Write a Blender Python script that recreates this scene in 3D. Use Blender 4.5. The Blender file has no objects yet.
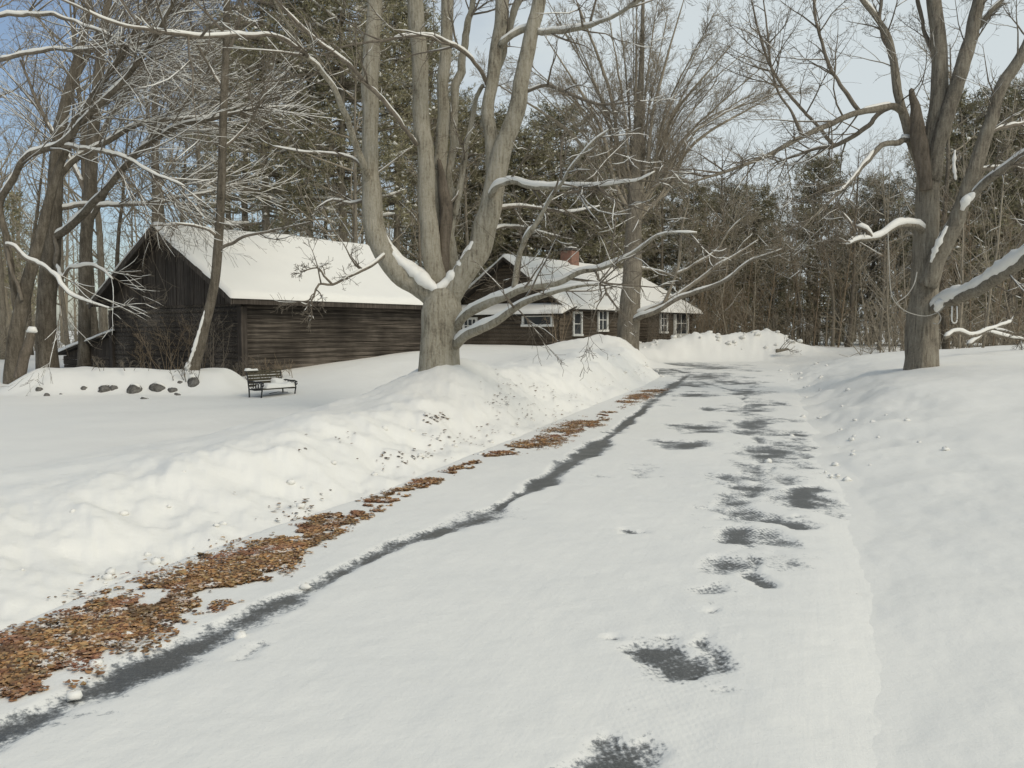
import bpy, math, random
import numpy as np
from mathutils import Vector, Matrix, noise as mnoise

C = bpy.context.scene.collection
rad = math.radians

# ------------------------------------------------------------------ camera numbers
F = 853.0                     # focal length in pixels at 1024 wide
EYE = 1.6
PITCH = math.atan(52.0 / F)   # horizon at y = 332
cp, sp = math.cos(PITCH), math.sin(PITCH)


def at(px, py, Y):
    """world point seen at a pixel of the photograph, at forward distance Y"""
    a = (px - 512.0) / F
    b = (384.0 - py) / F
    fy = cp + b * sp
    fz = -sp + b * cp
    k = Y / fy
    return (a * k, Y, EYE + fz * k)


def ground_at(px, py, z=0.0):
    b = (384.0 - py) / F
    fy = cp + b * sp
    fz = -sp + b * cp
    k = (z - EYE) / fz
    return ((px - 512.0) / F * k, fy * k)


def to_px(X, Y, Z):
    """numpy: world -> photo pixel"""
    zc = Z - EYE
    f = Y * cp - zc * sp
    u = Y * sp + zc * cp
    return 512 + F * X / f, 384 - F * u / f


# ------------------------------------------------------------------ noise (numpy)
def _hash(ix, iy, seed):
    n = (ix.astype(np.int64) * 374761393 + iy.astype(np.int64) * 668265263 + seed * 1442695041) & 0xFFFFFFFF
    n = ((n ^ (n >> 13)) * 1274126177) & 0xFFFFFFFF
    n = n ^ (n >> 16)
    return (n & 0xFFFF) / 65535.0


def vnoise(x, y, seed=0):
    x = np.asarray(x, float); y = np.asarray(y, float)
    ix = np.floor(x); iy = np.floor(y)
    fx = x - ix; fy = y - iy
    fx = fx * fx * fx * (fx * (fx * 6 - 15) + 10); fy = fy * fy * fy * (fy * (fy * 6 - 15) + 10)
    a = _hash(ix, iy, seed); b = _hash(ix + 1, iy, seed)
    c = _hash(ix, iy + 1, seed); d = _hash(ix + 1, iy + 1, seed)
    return (a + (b - a) * fx) * (1 - fy) + (c + (d - c) * fx) * fy - 0.5


def fbm(x, y, seed=0, octs=4):
    x = np.asarray(x, float); y = np.asarray(y, float)
    r = 0; amp = 1.0
    for o in range(octs):
        cx, sx = math.cos(o * 0.7 + .3), math.sin(o * 0.7 + .3)
        r = r + amp * vnoise((x * cx - y * sx) * 2 ** o, (x * sx + y * cx) * 2 ** o, seed + o * 17)
        amp *= 0.5
    return r


def S(a, b, x):
    t = np.clip((np.asarray(x, float) - a) / (b - a), 0, 1)
    return t * t * (3 - 2 * t)


def interp_line(pix):
    pts = sorted([(ground_at(x, y)[1], ground_at(x, y)[0]) for x, y in pix])
    ys = [p[0] for p in pts]; xs = [p[1] for p in pts]
    s = (xs[1] - xs[0]) / (ys[1] - ys[0])
    ys = [ys[0] - 10] + ys; xs = [xs[0] - 10 * s] + xs
    return lambda Y: np.interp(Y, ys, xs)


XLB = interp_line([(-120, 690), (0, 640), (120, 590), (280, 530), (400, 490), (480, 455), (520, 440), (600, 405), (650, 385),
                   (664, 376), (652, 368), (640, 364)])                    # foot of the snowbank on the left
XRB = interp_line([(870, 768), (872, 600), (850, 500), (832, 450), (815, 410), (800, 380), (790, 365)])   # right edge
XLR = interp_line([(-60, 768), (0, 736), (100, 690), (200, 645), (300, 597), (400, 546), (480, 519), (560, 472), (610, 437),
                   (650, 404), (672, 387), (690, 374)])                    # left wheel track


# ------------------------------------------------------------------ terrain
def height(X, Y):
    X = np.asarray(X, float); Y = np.asarray(Y, float)
    dl = (XLB(Y) - X) * 0.9
    dr = (X - XRB(Y)) * 0.93
    wob = fbm(X * 1.3, Y * 1.3, 5, 3) * 0.35
    dr = dr + .45 * fbm(X * .9, Y * .9, 6, 4)
    dl = dl + (wob * .6 + .14 * fbm(X * 3.1, Y * 3.1, 7, 4)) * S(-.35, .3, dl)
    H = np.interp(Y, [3, 5, 7, 12, 16, 20, 26, 33, 40, 46], [.34, .34, .39, .58, .82, .96, 1.0, .95, .85, .6])
    H = H * (1 + .3 * fbm(X * .55, Y * .55, 8, 2))
    base = .02 + .34 * S(21, 26, Y) + .55 * S(-9, -3, X) * S(20, 30, Y)
    mound = .66 * np.exp(-((Y - 22.4) / .95) ** 4) * S(-13.6, -12.2, X) * (1 - S(-7.7, -6.6, X)) * (1 + .25 * fbm(X * .9, Y * .9, 3, 2))
    base = np.maximum(base, mound)
    top = H * S(-.02, 1.45, dl)
    left = top + (base - top) * S(1.5, 4.8, dl)
    left = left + .35 * np.exp(-((X + 1.5) ** 2 + (Y - 16) ** 2) / 2.2) * S(1, 2, dl)
    right = np.interp(Y, [4, 9, 15], [.03, .12, .40]) * S(-.7, 1.9, dr) + np.interp(Y, [4, 9, 15], [.22, .5, .98]) * (1 - np.exp(-np.maximum(dr - .1, 0) / 5.0))
    right = right * (1 - .55 * S(31, 40, Y)) 
    road = -.03 + .75 * S(45.2, 47.5, Y)
    z = np.where(dl > 0, np.maximum(left, -.03) - .03 * (1 - S(0, .2, dl)), np.where(dr > -.7, np.maximum(right - .03, road), road))
    # ploughed piles round the turning place
    for (gx, gy, a, rx, ry) in ((4.7, 39.0, .52, 2.2, 1.3), (3.2, 38.0, .25, 1.5, 1.4), (10.9, 47.2, .75, 1.9, 1.3), (13.9, 47.6, .95, 1.5, 1.2), (8.3, 48.2, .35, 1.6, 1.0),
                                (15.6, 46.5, .3, 1.3, 1.1), (6.6, 45.6, .62, 1.6, 1.0), (8.9, 46.4, .5, 1.3, .9)):
        g = np.exp(-((X - gx) / rx) ** 2 - ((Y - gy) / ry) ** 2)
        z = z + a * g * (1 + .4 * fbm(X * 1.4, Y * 1.4, 21, 3))
    off = np.maximum(S(0, .3, dl), S(-.4, 2.2, dr))
    z = z + off * .07 * fbm(X * .45, Y * .45, 2, 3)
    rough = .75 * S(0, .25, dl) * (1 - S(1.2, 2.4, dl)) + .14 * S(-.5, .9, dr) * (1 - S(.9, 2.0, dr)) + S(44.5, 46, Y) * (1 - S(50, 52, Y)) * S(2, 4, X) * (1 - S(16, 18, X))
    z = z + rough * (.10 * fbm(X * 2.6, Y * 2.6, 31, 4) + .05 * np.abs(fbm(X * 6.5, Y * 6.5, 37, 3)))
    far = S(60, 220, np.hypot(X, Y))
    z = z + far * (2.5 * fbm(X * .02, Y * .02, 41, 3))
    return z


# ------------------------------------------------------------------ object helpers
def props(o, label=None, cat=None, group=None, kind=None):
    if label: o['label'] = label
    if cat: o['category'] = cat
    if group: o['group'] = group
    if kind: o['kind'] = kind
    return o


def thing(name, label, cat, loc=(0, 0, 0), rotz=0.0, group=None):
    o = bpy.data.objects.new(name, None)
    o.empty_display_size = .2
    C.objects.link(o)
    o.location = loc
    o.rotation_euler = (0, 0, rotz)
    return props(o, label, cat, group)


def mesh_obj(name, V, faces, mat, parent=None, smooth=True, attr=None):
    """V (n,3); faces: list of int arrays (m,k)"""
    me = bpy.data.meshes.new(name)
    V = np.asarray(V, np.float32)
    me.vertices.add(len(V)); me.vertices.foreach_set('co', V.ravel())
    loops = np.concatenate([np.asarray(f, np.int32).ravel() for f in faces]) if faces else np.zeros(0, np.int32)
    tot = np.concatenate([np.full(len(f), np.asarray(f).shape[1], np.int32) for f in faces])
    start = np.concatenate([[0], np.cumsum(tot)[:-1]]).astype(np.int32)
    me.loops.add(len(loops)); me.loops.foreach_set('vertex_index', loops)
    me.polygons.add(len(tot)); me.polygons.foreach_set('loop_start', start); me.polygons.foreach_set('loop_total', tot)
    me.polygons.foreach_set('use_smooth', np.full(len(tot), smooth, bool))
    me.update(calc_edges=True)
    if attr:
        for k, a in attr.items():
            at_ = me.attributes.new(k, 'FLOAT', 'POINT'); at_.data.foreach_set('value', np.asarray(a, np.float32))
    if mat: me.materials.append(mat)
    o = bpy.data.objects.new(name, me)
    C.objects.link(o)
    if parent: o.parent = parent
    return o


def grid_faces(nr, nc, off=0):
    i = np.arange(nr - 1)[:, None] * nc + np.arange(nc - 1)[None, :]
    i = i.ravel() + off
    return np.stack([i, i + 1, i + nc + 1, i + nc], 1)


class MB:
    """collects tubes, boxes and patches into one mesh"""
    def __init__(s):
        s.V = []; s.F = []; s.n = 0; s.ch = {}

    def add(s, V, faces):
        V = np.asarray(V, float).reshape(-1, 3)
        s.V.append(V)
        for f in faces: s.F.append(np.asarray(f, np.int64) + s.n)
        s.n += len(V)

    def tube(s, P, R, n=6):
        s.ch.setdefault((len(P), n), []).append((P, R))

    def flush(s):
        for (k, n), lst in s.ch.items():
            P = np.array([c[0] for c in lst], float); R = np.array([c[1] for c in lst], float)
            m = len(lst)
            T = np.gradient(P, axis=1) if k > 2 else np.repeat((P[:, 1:] - P[:, :1]), 2, axis=1)
            T /= np.linalg.norm(T, axis=2, keepdims=True) + 1e-12
            D = P[:, -1] - P[:, 0]
            L = np.linalg.norm(D, axis=1) + 1e-9
            ref = np.where((np.abs(D[:, 2]) > .7 * L)[:, None], np.array([[1., .13, 0]]), np.array([[0.05, 0, 1.]]))
            U = np.cross(T, ref[:, None, :]); U /= np.linalg.norm(U, axis=2, keepdims=True) + 1e-9
            W = np.cross(T, U)
            a = np.arange(n) * 2 * math.pi / n
            V = P[:, :, None, :] + R[:, :, None, None] * (np.cos(a)[None, None, :, None] * U[:, :, None, :] + np.sin(a)[None, None, :, None] * W[:, :, None, :])
            base = (np.arange(m) * k * n)[:, None, None] + (np.arange(k - 1) * n)[None, :, None]
            j = np.arange(n)[None, None, :]; j2 = (np.arange(n) + 1) % n; j2 = j2[None, None, :]
            q = np.stack([base + j, base + j2, base + n + j2, base + n + j], -1).reshape(-1, 4)
            caps = [np.stack([(np.arange(m) * k * n + (k - 1) * n + x) for x in range(n)], 1),
                    np.stack([(np.arange(m) * k * n + x) for x in range(n)][::-1], 1)]
            s.add(V.reshape(-1, 3), [q] + caps)
        s.ch = {}

    def box(s, c, d, M=None):
        x, y, z = d[0] / 2, d[1] / 2, d[2] / 2
        b = min(x, y, z) * .18
        # chamfered box: three nested rings
        V = []
        for (zz, k) in ((-z, b), (-z + b, 0), (z - b, 0), (z, b)):
            V += [(-x + k, -y + k, zz), (x - k, -y + k, zz), (x - k, y - k, zz), (-x + k, y - k, zz)]
        V = np.array(V)
        if M is not None: V = V @ np.array(M.to_3x3()).T
        V = V + np.array(c)
        f = [[0, 3, 2, 1], [12, 13, 14, 15]]
        for r in range(3):
            for j in range(4):
                f.append([r * 4 + j, r * 4 + (j + 1) % 4, r * 4 + 4 + (j + 1) % 4, r * 4 + 4 + j])
        s.add(V, [np.array(f)])

    def build(s, name, mat, parent=None, smooth=True):
        s.flush()
        V = np.concatenate(s.V)
        by = {}
        for f in s.F: by.setdefault(f.shape[1], []).append(f)
        return mesh_obj(name, V, [np.concatenate(v) for v in by.values()], mat, parent, smooth)


def copy_thing(root, loc, rotz, scale, name=None):
    r = root.copy(); C.objects.link(r)
    r.location = loc; r.rotation_euler = (0, 0, rotz); r.scale = scale
    for ch in list(root.children):
        c = ch.copy(); C.objects.link(c); c.parent = r
        for g in ch.children:
            d = g.copy(); C.objects.link(d); d.parent = c
    return r


# ------------------------------------------------------------------ materials
def mat_new(name):
    m = bpy.data.materials.new(name); m.use_nodes = True
    nt = m.node_tree; nt.nodes.clear()
    out = nt.nodes.new('ShaderNodeOutputMaterial'); b = nt.nodes.new('ShaderNodeBsdfPrincipled')
    nt.links.new(b.outputs[0], out.inputs[0])
    return m, nt, b


def nd(nt, t, **kw):
    n = nt.nodes.new('ShaderNode' + t)
    for k, v in kw.items():
        if k in n.inputs: n.inputs[k].default_value = v
        else: setattr(n, k, v)
    return n


def ramp(nt, src, stops):
    r = nt.nodes.new('ShaderNodeValToRGB')
    while len(r.color_ramp.elements) < len(stops): r.color_ramp.elements.new(.5)
    for e, (p, c) in zip(r.color_ramp.elements, stops):
        e.position = p; e.color = (*c, 1) if len(c) == 3 else c
    nt.links.new(src, r.inputs[0])
    return r.outputs[0]


def coords(nt, scale=(1, 1, 1), kind='Object', rot=(0, 0, 0)):
    tc = nt.nodes.new('ShaderNodeTexCoord'); mp = nt.nodes.new('ShaderNodeMapping')
    mp.inputs['Scale'].default_value = scale; mp.inputs['Rotation'].default_value = rot
    nt.links.new(tc.outputs[kind], mp.inputs[0])
    return mp.outputs[0]


def noise_n(nt, vec, scale, detail=4, rough=.55):
    n = nd(nt, 'TexNoise', Scale=scale, Detail=detail, Roughness=rough)
    if vec is not None: nt.links.new(vec, n.inputs['Vector'])
    return n.outputs[0]


def bump(nt, b, src, dist, strength=1.0, prev=None):
    n = nt.nodes.new('ShaderNodeBump'); n.inputs['Distance'].default_value = dist; n.inputs['Strength'].default_value = strength
    nt.links.new(src, n.inputs['Height'])
    if prev is not None: nt.links.new(prev, n.inputs['Normal'])
    nt.links.new(n.outputs[0], b.inputs['Normal'])
    return n.outputs[0]


def math_n(nt, op, a, b=None, c=None, clamp=False):
    n = nt.nodes.new('ShaderNodeMath'); n.operation = op; n.use_clamp = clamp
    for i, v in enumerate((a, b, c)):
        if v is None: continue
        if isinstance(v, (int, float)): n.inputs[i].default_value = v
        else: nt.links.new(v, n.inputs[i])
    return n.outputs[0]


def mix_col(nt, fac, a, b):
    n = nt.nodes.new('ShaderNodeMix'); n.data_type = 'RGBA'
    if isinstance(fac, (int, float)): n.inputs[0].default_value = fac
    else: nt.links.new(fac, n.inputs[0])
    for i, v in ((6, a), (7, b)):
        if isinstance(v, tuple): n.inputs[i].default_value = (*v, 1)
        else: nt.links.new(v, n.inputs[i])
    return n.outputs[2]


SNOW_C = (.82, .803, .745)


def make_snow(name, fine=1.0):
    m, nt, b = mat_new(name)
    v = coords(nt)
    n1 = noise_n(nt, v, 1.3, 6, .6)
    c = ramp(nt, n1, [(.3, (.80, .783, .728)), (.7, SNOW_C)])
    nt.links.new(c, b.inputs['Base Color'])
    b.inputs['Roughness'].default_value = .65
    b.inputs['Specular IOR Level'].default_value = .25
    n2 = noise_n(nt, v, 9, 5, .6); n3 = noise_n(nt, v, 70, 3, .6)
    p = bump(nt, b, n2, .012 * fine, .5)
    bump(nt, b, n3, .004 * fine, .4, p)
    return m


M_SNOW = make_snow('snow')
M_SNOW_TREE = make_snow('branch_snow', .3)


def make_bark(name, c0, c1, c2, vs=(7, 7, 1.2), d=.03):
    m, nt, b = mat_new(name)
    v = coords(nt, vs)
    n1 = noise_n(nt, v, 2.2, 8, .72)
    big = noise_n(nt, coords(nt), 1.7, 6, .65)
    sp_ = noise_n(nt, coords(nt), 26, 4, .7)
    f = math_n(nt, 'ADD', math_n(nt, 'MULTIPLY', n1, .5), math_n(nt, 'MULTIPLY', big, .3))
    f = math_n(nt, 'ADD', f, math_n(nt, 'MULTIPLY', sp_, .2))
    nt.links.new(ramp(nt, f, [(.36, c0), (.49, c1), (.62, c2)]), b.inputs['Base Color'])
    b.inputs['Roughness'].default_value = .9
    b.inputs['Specular IOR Level'].default_value = .15
    p_ = bump(nt, b, n1, d * 1.6, 1.0)
    bump(nt, b, sp_, d * .4, .7, p_)
    return m


M_BARK = make_bark('maple_bark', (.12, .10, .072), (.41, .37, .285), (.56, .52, .43), (9, 9, 1.1), .055)
M_BARK_R = make_bark('dark_maple_bark', (.085, .07, .054), (.28, .245, .19), (.43, .39, .31), (9, 9, 1.1), .055)
M_BARK_D = make_bark('wood_bark', (.09, .078, .06), (.21, .183, .142), (.33, .295, .235))
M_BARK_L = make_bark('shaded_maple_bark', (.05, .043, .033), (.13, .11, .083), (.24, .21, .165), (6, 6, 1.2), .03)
M_BARK_G = make_bark('grey_bark', (.13, .113, .088), (.30, .265, .208), (.42, .38, .305), d=.02)
M_TWIG = make_bark('twig_bark', (.09, .076, .058), (.17, .145, .113), (.26, .225, .18), d=.003)
M_CROWN = make_bark('far_twigs', (.17, .142, .105), (.29, .25, .19), (.38, .335, .26), d=.003)
M_TWIG_L = make_bark('dry_stem', (.15, .115, .08), (.24, .185, .125), (.33, .26, .18), d=.003)
M_VINE = make_bark('vine', (.30, .28, .24), (.42, .40, .35), (.52, .5, .45), d=.003)
M_DEAD = make_bark('dead_wood', (.06, .05, .04), (.15, .125, .095), (.24, .2, .16))


def make_needles():
    m, nt, b = mat_new('pine_needles')
    g = nt.nodes.new('ShaderNodeNewGeometry')
    big = noise_n(nt, coords(nt), .6, 2)
    f = math_n(nt, 'ADD', math_n(nt, 'MULTIPLY', g.outputs['Random Per Island'], .6), math_n(nt, 'MULTIPLY', big, .5))
    c = ramp(nt, f, [(.2, (.125, .117, .062)), (.5, (.215, .198, .112)), (.8, (.32, .288, .175))])
    nt.links.new(c, b.inputs['Base Color'])
    b.inputs['Roughness'].default_value = .8
    return m


M_NEEDLE = make_needles()


def make_wood(name, c0, c1, c2, axis_scale=(.6, 8, 22)):
    m, nt, b = mat_new(name)
    v = coords(nt, axis_scale)
    n1 = noise_n(nt, v, 1.5, 6, .65)
    big = noise_n(nt, coords(nt), .7, 4, .6)
    f = math_n(nt, 'ADD', math_n(nt, 'MULTIPLY', n1, .6), math_n(nt, 'MULTIPLY', big, .4))
    nt.links.new(ramp(nt, f, [(.35, c0), (.5, c1), (.67, c2)]), b.inputs['Base Color'])
    b.inputs['Roughness'].default_value = .9
    b.inputs['Specular IOR Level'].default_value = .2
    bump(nt, b, n1, .012, .8)
    return m


M_LOG = make_wood('weathered_log', (.018, .015, .012), (.06, .05, .04), (.20, .17, .138))
M_LOG_H = make_wood('cabin_log', (.04, .032, .024), (.095, .076, .056), (.19, .155, .118))
M_BOARD = make_wood('weathered_board', (.028, .024, .02), (.066, .055, .045), (.14, .118, .098), (18, 18, .6))
M_SHINGLE = make_wood('roof_boards', (.02, .018, .016), (.04, .035, .03), (.07, .06, .05), (4, 4, 4))
M_GREEN = make_wood('bench_slat', (.05, .045, .03), (.085, .075, .05), (.13, .115, .08), (.8, 12, 12))


def plain(name, col, rough=.5, metal=0, var=.15):
    m, nt, b = mat_new(name)
    n = noise_n(nt, coords(nt), 6, 5)
    lo = tuple(x * (1 - var) for x in col); hi = tuple(min(1, x * (1 + var)) for x in col)
    nt.links.new(ramp(nt, n, [(.3, lo), (.7, hi)]), b.inputs['Base Color'])
    b.inputs['Roughness'].default_value = rough; b.inputs['Metallic'].default_value = metal
    return m


M_WHITE = plain('white_paint', (.76, .75, .70), .6, 0, .1)
M_IRON = plain('cast_iron', (.022, .022, .022), .5, .2)
M_GLASS = plain('window_glass', (.05, .055, .06), .08)
M_STONE = make_bark('fieldstone', (.05, .047, .042), (.12, .112, .10), (.22, .21, .19), (3, 3, 3), .02)


def make_brick():
    m, nt, b = mat_new('brick')
    v = coords(nt, (1, 1, 1), 'Object', (rad(90), 0, 0))
    br = nd(nt, 'TexBrick', Scale=5.0); nt.links.new(v, br.inputs['Vector'])
    br.inputs['Color1'].default_value = (.33, .17, .115, 1); br.inputs['Color2'].default_value = (.25, .125, .09, 1)
    br.inputs['Mortar'].default_value = (.26, .2, .16, 1)
    nt.links.new(br.outputs[0], b.inputs['Base Color']); b.inputs['Roughness'].default_value = .9
    return m


M_BRICK = make_brick()


def make_leaf(dark=False):
    m, nt, b = mat_new('dead_leaves')
    g = nt.nodes.new('ShaderNodeNewGeometry')
    c = ramp(nt, g.outputs['Random Per Island'], [(0, (.06, .036, .02)), (.22, (.19, .095, .04)), (.5, (.41, .215, .08)), (.72, (.54, .34, .15)),
                                                  (.88, (.22, .165, .075)), (1, (.52, .36, .24))])
    pt = noise_n(nt, coords(nt), 2.6, 4, .6)
    c = mix_col(nt, ramp(nt, pt, [(.5, (0, 0, 0)), (.66, (.75, .75, .75))]), c, (.30, .13, .08))
    pt2 = noise_n(nt, coords(nt), 3.7, 4, .6)
    c = mix_col(nt, ramp(nt, pt2, [(.36, (.7, .7, .7)), (.47, (0, 0, 0))]), c, (.11, .07, .035))
    pt3 = noise_n(nt, coords(nt), 7, 5, .7)
    frost = math_n(nt, 'MULTIPLY', ramp(nt, pt3, [(.53, (0, 0, 0)), (.62, (1, 1, 1))]), math_n(nt, 'GREATER_THAN', g.outputs['Random Per Island'], .35))
    if not dark: c = mix_col(nt, frost, c, (.74, .71, .66))
    else: c = mix_col(nt, .6, c, (.05, .035, .022))
    nt.links.new(c, b.inputs['Base Color']); b.inputs['Roughness'].default_value = .75
    return m


M_LEAF = make_leaf()
M_LEAF_D = make_leaf(True)


def make_road():
    m, nt, b = mat_new('snowy_asphalt')
    at_ = nt.nodes.new('ShaderNodeAttribute'); at_.attribute_name = 'bare'
    v = coords(nt)
    n1 = noise_n(nt, v, 3.2, 8, .68); n2 = noise_n(nt, v, 28, 4, .7)
    n0 = noise_n(nt, v, 60, 3, .7)
    nn = math_n(nt, 'ADD', math_n(nt, 'MULTIPLY', math_n(nt, 'SUBTRACT', n1, .5), 1.0), math_n(nt, 'MULTIPLY', math_n(nt, 'SUBTRACT', n2, .5), .75))
    nn = math_n(nt, 'ADD', nn, math_n(nt, 'MULTIPLY', math_n(nt, 'SUBTRACT', n0, .5), .4))
    def fattr(nm):
        a = nt.nodes.new('ShaderNodeAttribute'); a.attribute_name = nm
        return a.outputs['Fac']
    tcs = nt.nodes.new('ShaderNodeTexCoord'); sep = nt.nodes.new('ShaderNodeSeparateXYZ'); nt.links.new(tcs.outputs['Object'], sep.inputs[0])
    ac = fattr('across')
    tr_ = math_n(nt, 'MULTIPLY', math_n(nt, 'SINE', math_n(nt, 'ADD', math_n(nt, 'MULTIPLY', sep.outputs[1], 95.0), math_n(nt, 'MULTIPLY', ac, 60.0))), math_n(nt, 'SINE', math_n(nt, 'MULTIPLY', ac, 150.0)))
    tr_ = math_n(nt, 'MULTIPLY', tr_, fattr('tread'))
    cmb = nt.nodes.new('ShaderNodeCombineXYZ'); nt.links.new(math_n(nt, 'MULTIPLY', ac, 9.0), cmb.inputs[0]); nt.links.new(math_n(nt, 'MULTIPLY', sep.outputs[1], .35), cmb.inputs[1])
    scrape = noise_n(nt, cmb.outputs[0], 1.6, 5, .6)
    s = math_n(nt, 'ADD', at_.outputs['Fac'], nn)
    s = math_n(nt, 'ADD', s, math_n(nt, 'MULTIPLY', tr_, .08))
    mk = nd(nt, 'MapRange'); mk.interpolation_type = 'SMOOTHSTEP'
    mk.inputs['From Min'].default_value = .38; mk.inputs['From Max'].default_value = .82
    nt.links.new(s, mk.inputs['Value'])
    mask = mk.outputs[0]
    ag = noise_n(nt, v, 130, 3, .7)
    asph = ramp(nt, ag, [(.3, (.06, .062, .06)), (.55, (.105, .107, .103)), (.75, (.22, .22, .21))])
    ns = noise_n(nt, v, .8, 6, .62)
    snow = ramp(nt, ns, [(.32, (.77, .76, .715)), (.55, (.80, .786, .733)), (.7, (.82, .804, .748))])
    grit = ramp(nt, noise_n(nt, v, 85, 2, .8), [(.70, (0, 0, 0)), (.74, (.5, .5, .5))])
    snow = mix_col(nt, grit, snow, (.38, .35, .30))
    slush = mix_col(nt, math_n(nt, 'MULTIPLY', mask, 2.2, None, True), snow, (.36, .37, .37))
    nt.links.new(mix_col(nt, math_n(nt, 'MULTIPLY', math_n(nt, 'SUBTRACT', mask, .3), 1.7, None, True), slush, asph), b.inputs['Base Color'])
    r = math_n(nt, 'SUBTRACT', .65, math_n(nt, 'MULTIPLY', mask, .33)); nt.links.new(r, b.inputs['Roughness'])
    b.inputs['Specular IOR Level'].default_value = .25
    n3 = noise_n(nt, v, 14, 6, .65)
    hgt = math_n(nt, 'SUBTRACT', math_n(nt, 'MULTIPLY', n3, .7), math_n(nt, 'MULTIPLY', mask, .8))
    p = bump(nt, b, hgt, .012, .5)
    p = bump(nt, b, n2, .003, .4, p)
    p = bump(nt, b, scrape, .006, .45, p)
    bump(nt, b, tr_, .001, .4, p)
    return m


M_ROAD = make_road()

# ------------------------------------------------------------------ ground sheet
def build_ground():
    fine = np.linspace(-42, 42, 640)
    coarse = np.linspace(42, 318, 93)[1:-1]
    ang = np.radians(np.concatenate([fine, coarse]))
    r = [1.2]
    while r[-1] < 62: r.append(r[-1] * 1.0092)
    while r[-1] < 900: r.append(r[-1] * 1.09)
    r = np.array(r)
    A, Rr = np.meshgrid(ang, r)
    X = np.sin(A) * Rr; Y = np.cos(A) * Rr
    Z = height(X, Y)
    V = np.stack([X, Y, Z], -1).reshape(-1, 3)
    nc = len(ang); nr = len(r)
    i = np.arange(nr - 1)[:, None] * nc; j = np.arange(nc)[None, :]; j2 = (np.arange(nc) + 1)[None, :] % nc
    q = np.stack([i + j, i + nc + j, i + nc + j2, i + j2], -1).reshape(-1, 4)
    c = len(V)
    V = np.vstack([V, [[0, 0, -.03]]])
    tri = np.stack([np.full(nc, c), np.arange(nc), (np.arange(nc) + 1) % nc], 1)
    o = mesh_obj('ground', V, [q, tri], M_SNOW)
    props(o, 'rolling snow cover on lawn, banks and field', None, None, 'structure')


build_ground()

PATCHES = [  # bare spots: pixel centre, half sizes, strength
    (668, 668, 30, 19, 1.0), (624, 764, 44, 28, 1.0), (743, 538, 19, 9, .9), (757, 578, 8, 6, .85), (704, 588, 20, 8, .5), (702, 611, 9, 6, .6),
    (706, 640, 12, 26, .42), (720, 688, 20, 12, .40), (803, 497, 27, 6, .9), (789, 521, 25, 5, .75), (765, 455, 28, 8, .8), (740, 484, 13, 8, .6), (742, 515, 14, 10, .5),
    (795, 452, 18, 14, .42), (754, 425, 15, 9, .62), (803, 448, 12, 4, .5), (683, 445, 30, 4, .8), (697, 429, 30, 6, .62), (645, 472, 20, 7, .46), (634, 537, 11, 2.2, .85),
    (694, 396, 24, 3, .75), (705, 377, 28, 4, .8), (748, 393, 26, 4, .75), (672, 366, 45, 3.2, .8), (714, 368, 30, 2.5, .7), (690, 385, 30, 3, .6), (735, 383, 24, 3, .6),
    (765, 405, 20, 3.5, .65), (780, 436, 30, 2.5, .6), (770, 470, 8, 20, .42), (630, 641, 8, 2, .6), (452, 760, 7, 4, .6), (90, 735, 40, 10, .40), (250, 650, 26, 6, .45),
    (200, 560, 16, 2, .5), (590, 478, 24, 3, .5), (735, 560, 9, 12, .42), (845, 592, 9, 2, .45), (668, 640, 10, 5, .5), (655, 372, 30, 4, .6), (745, 410, 22, 6, .55)]


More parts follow.
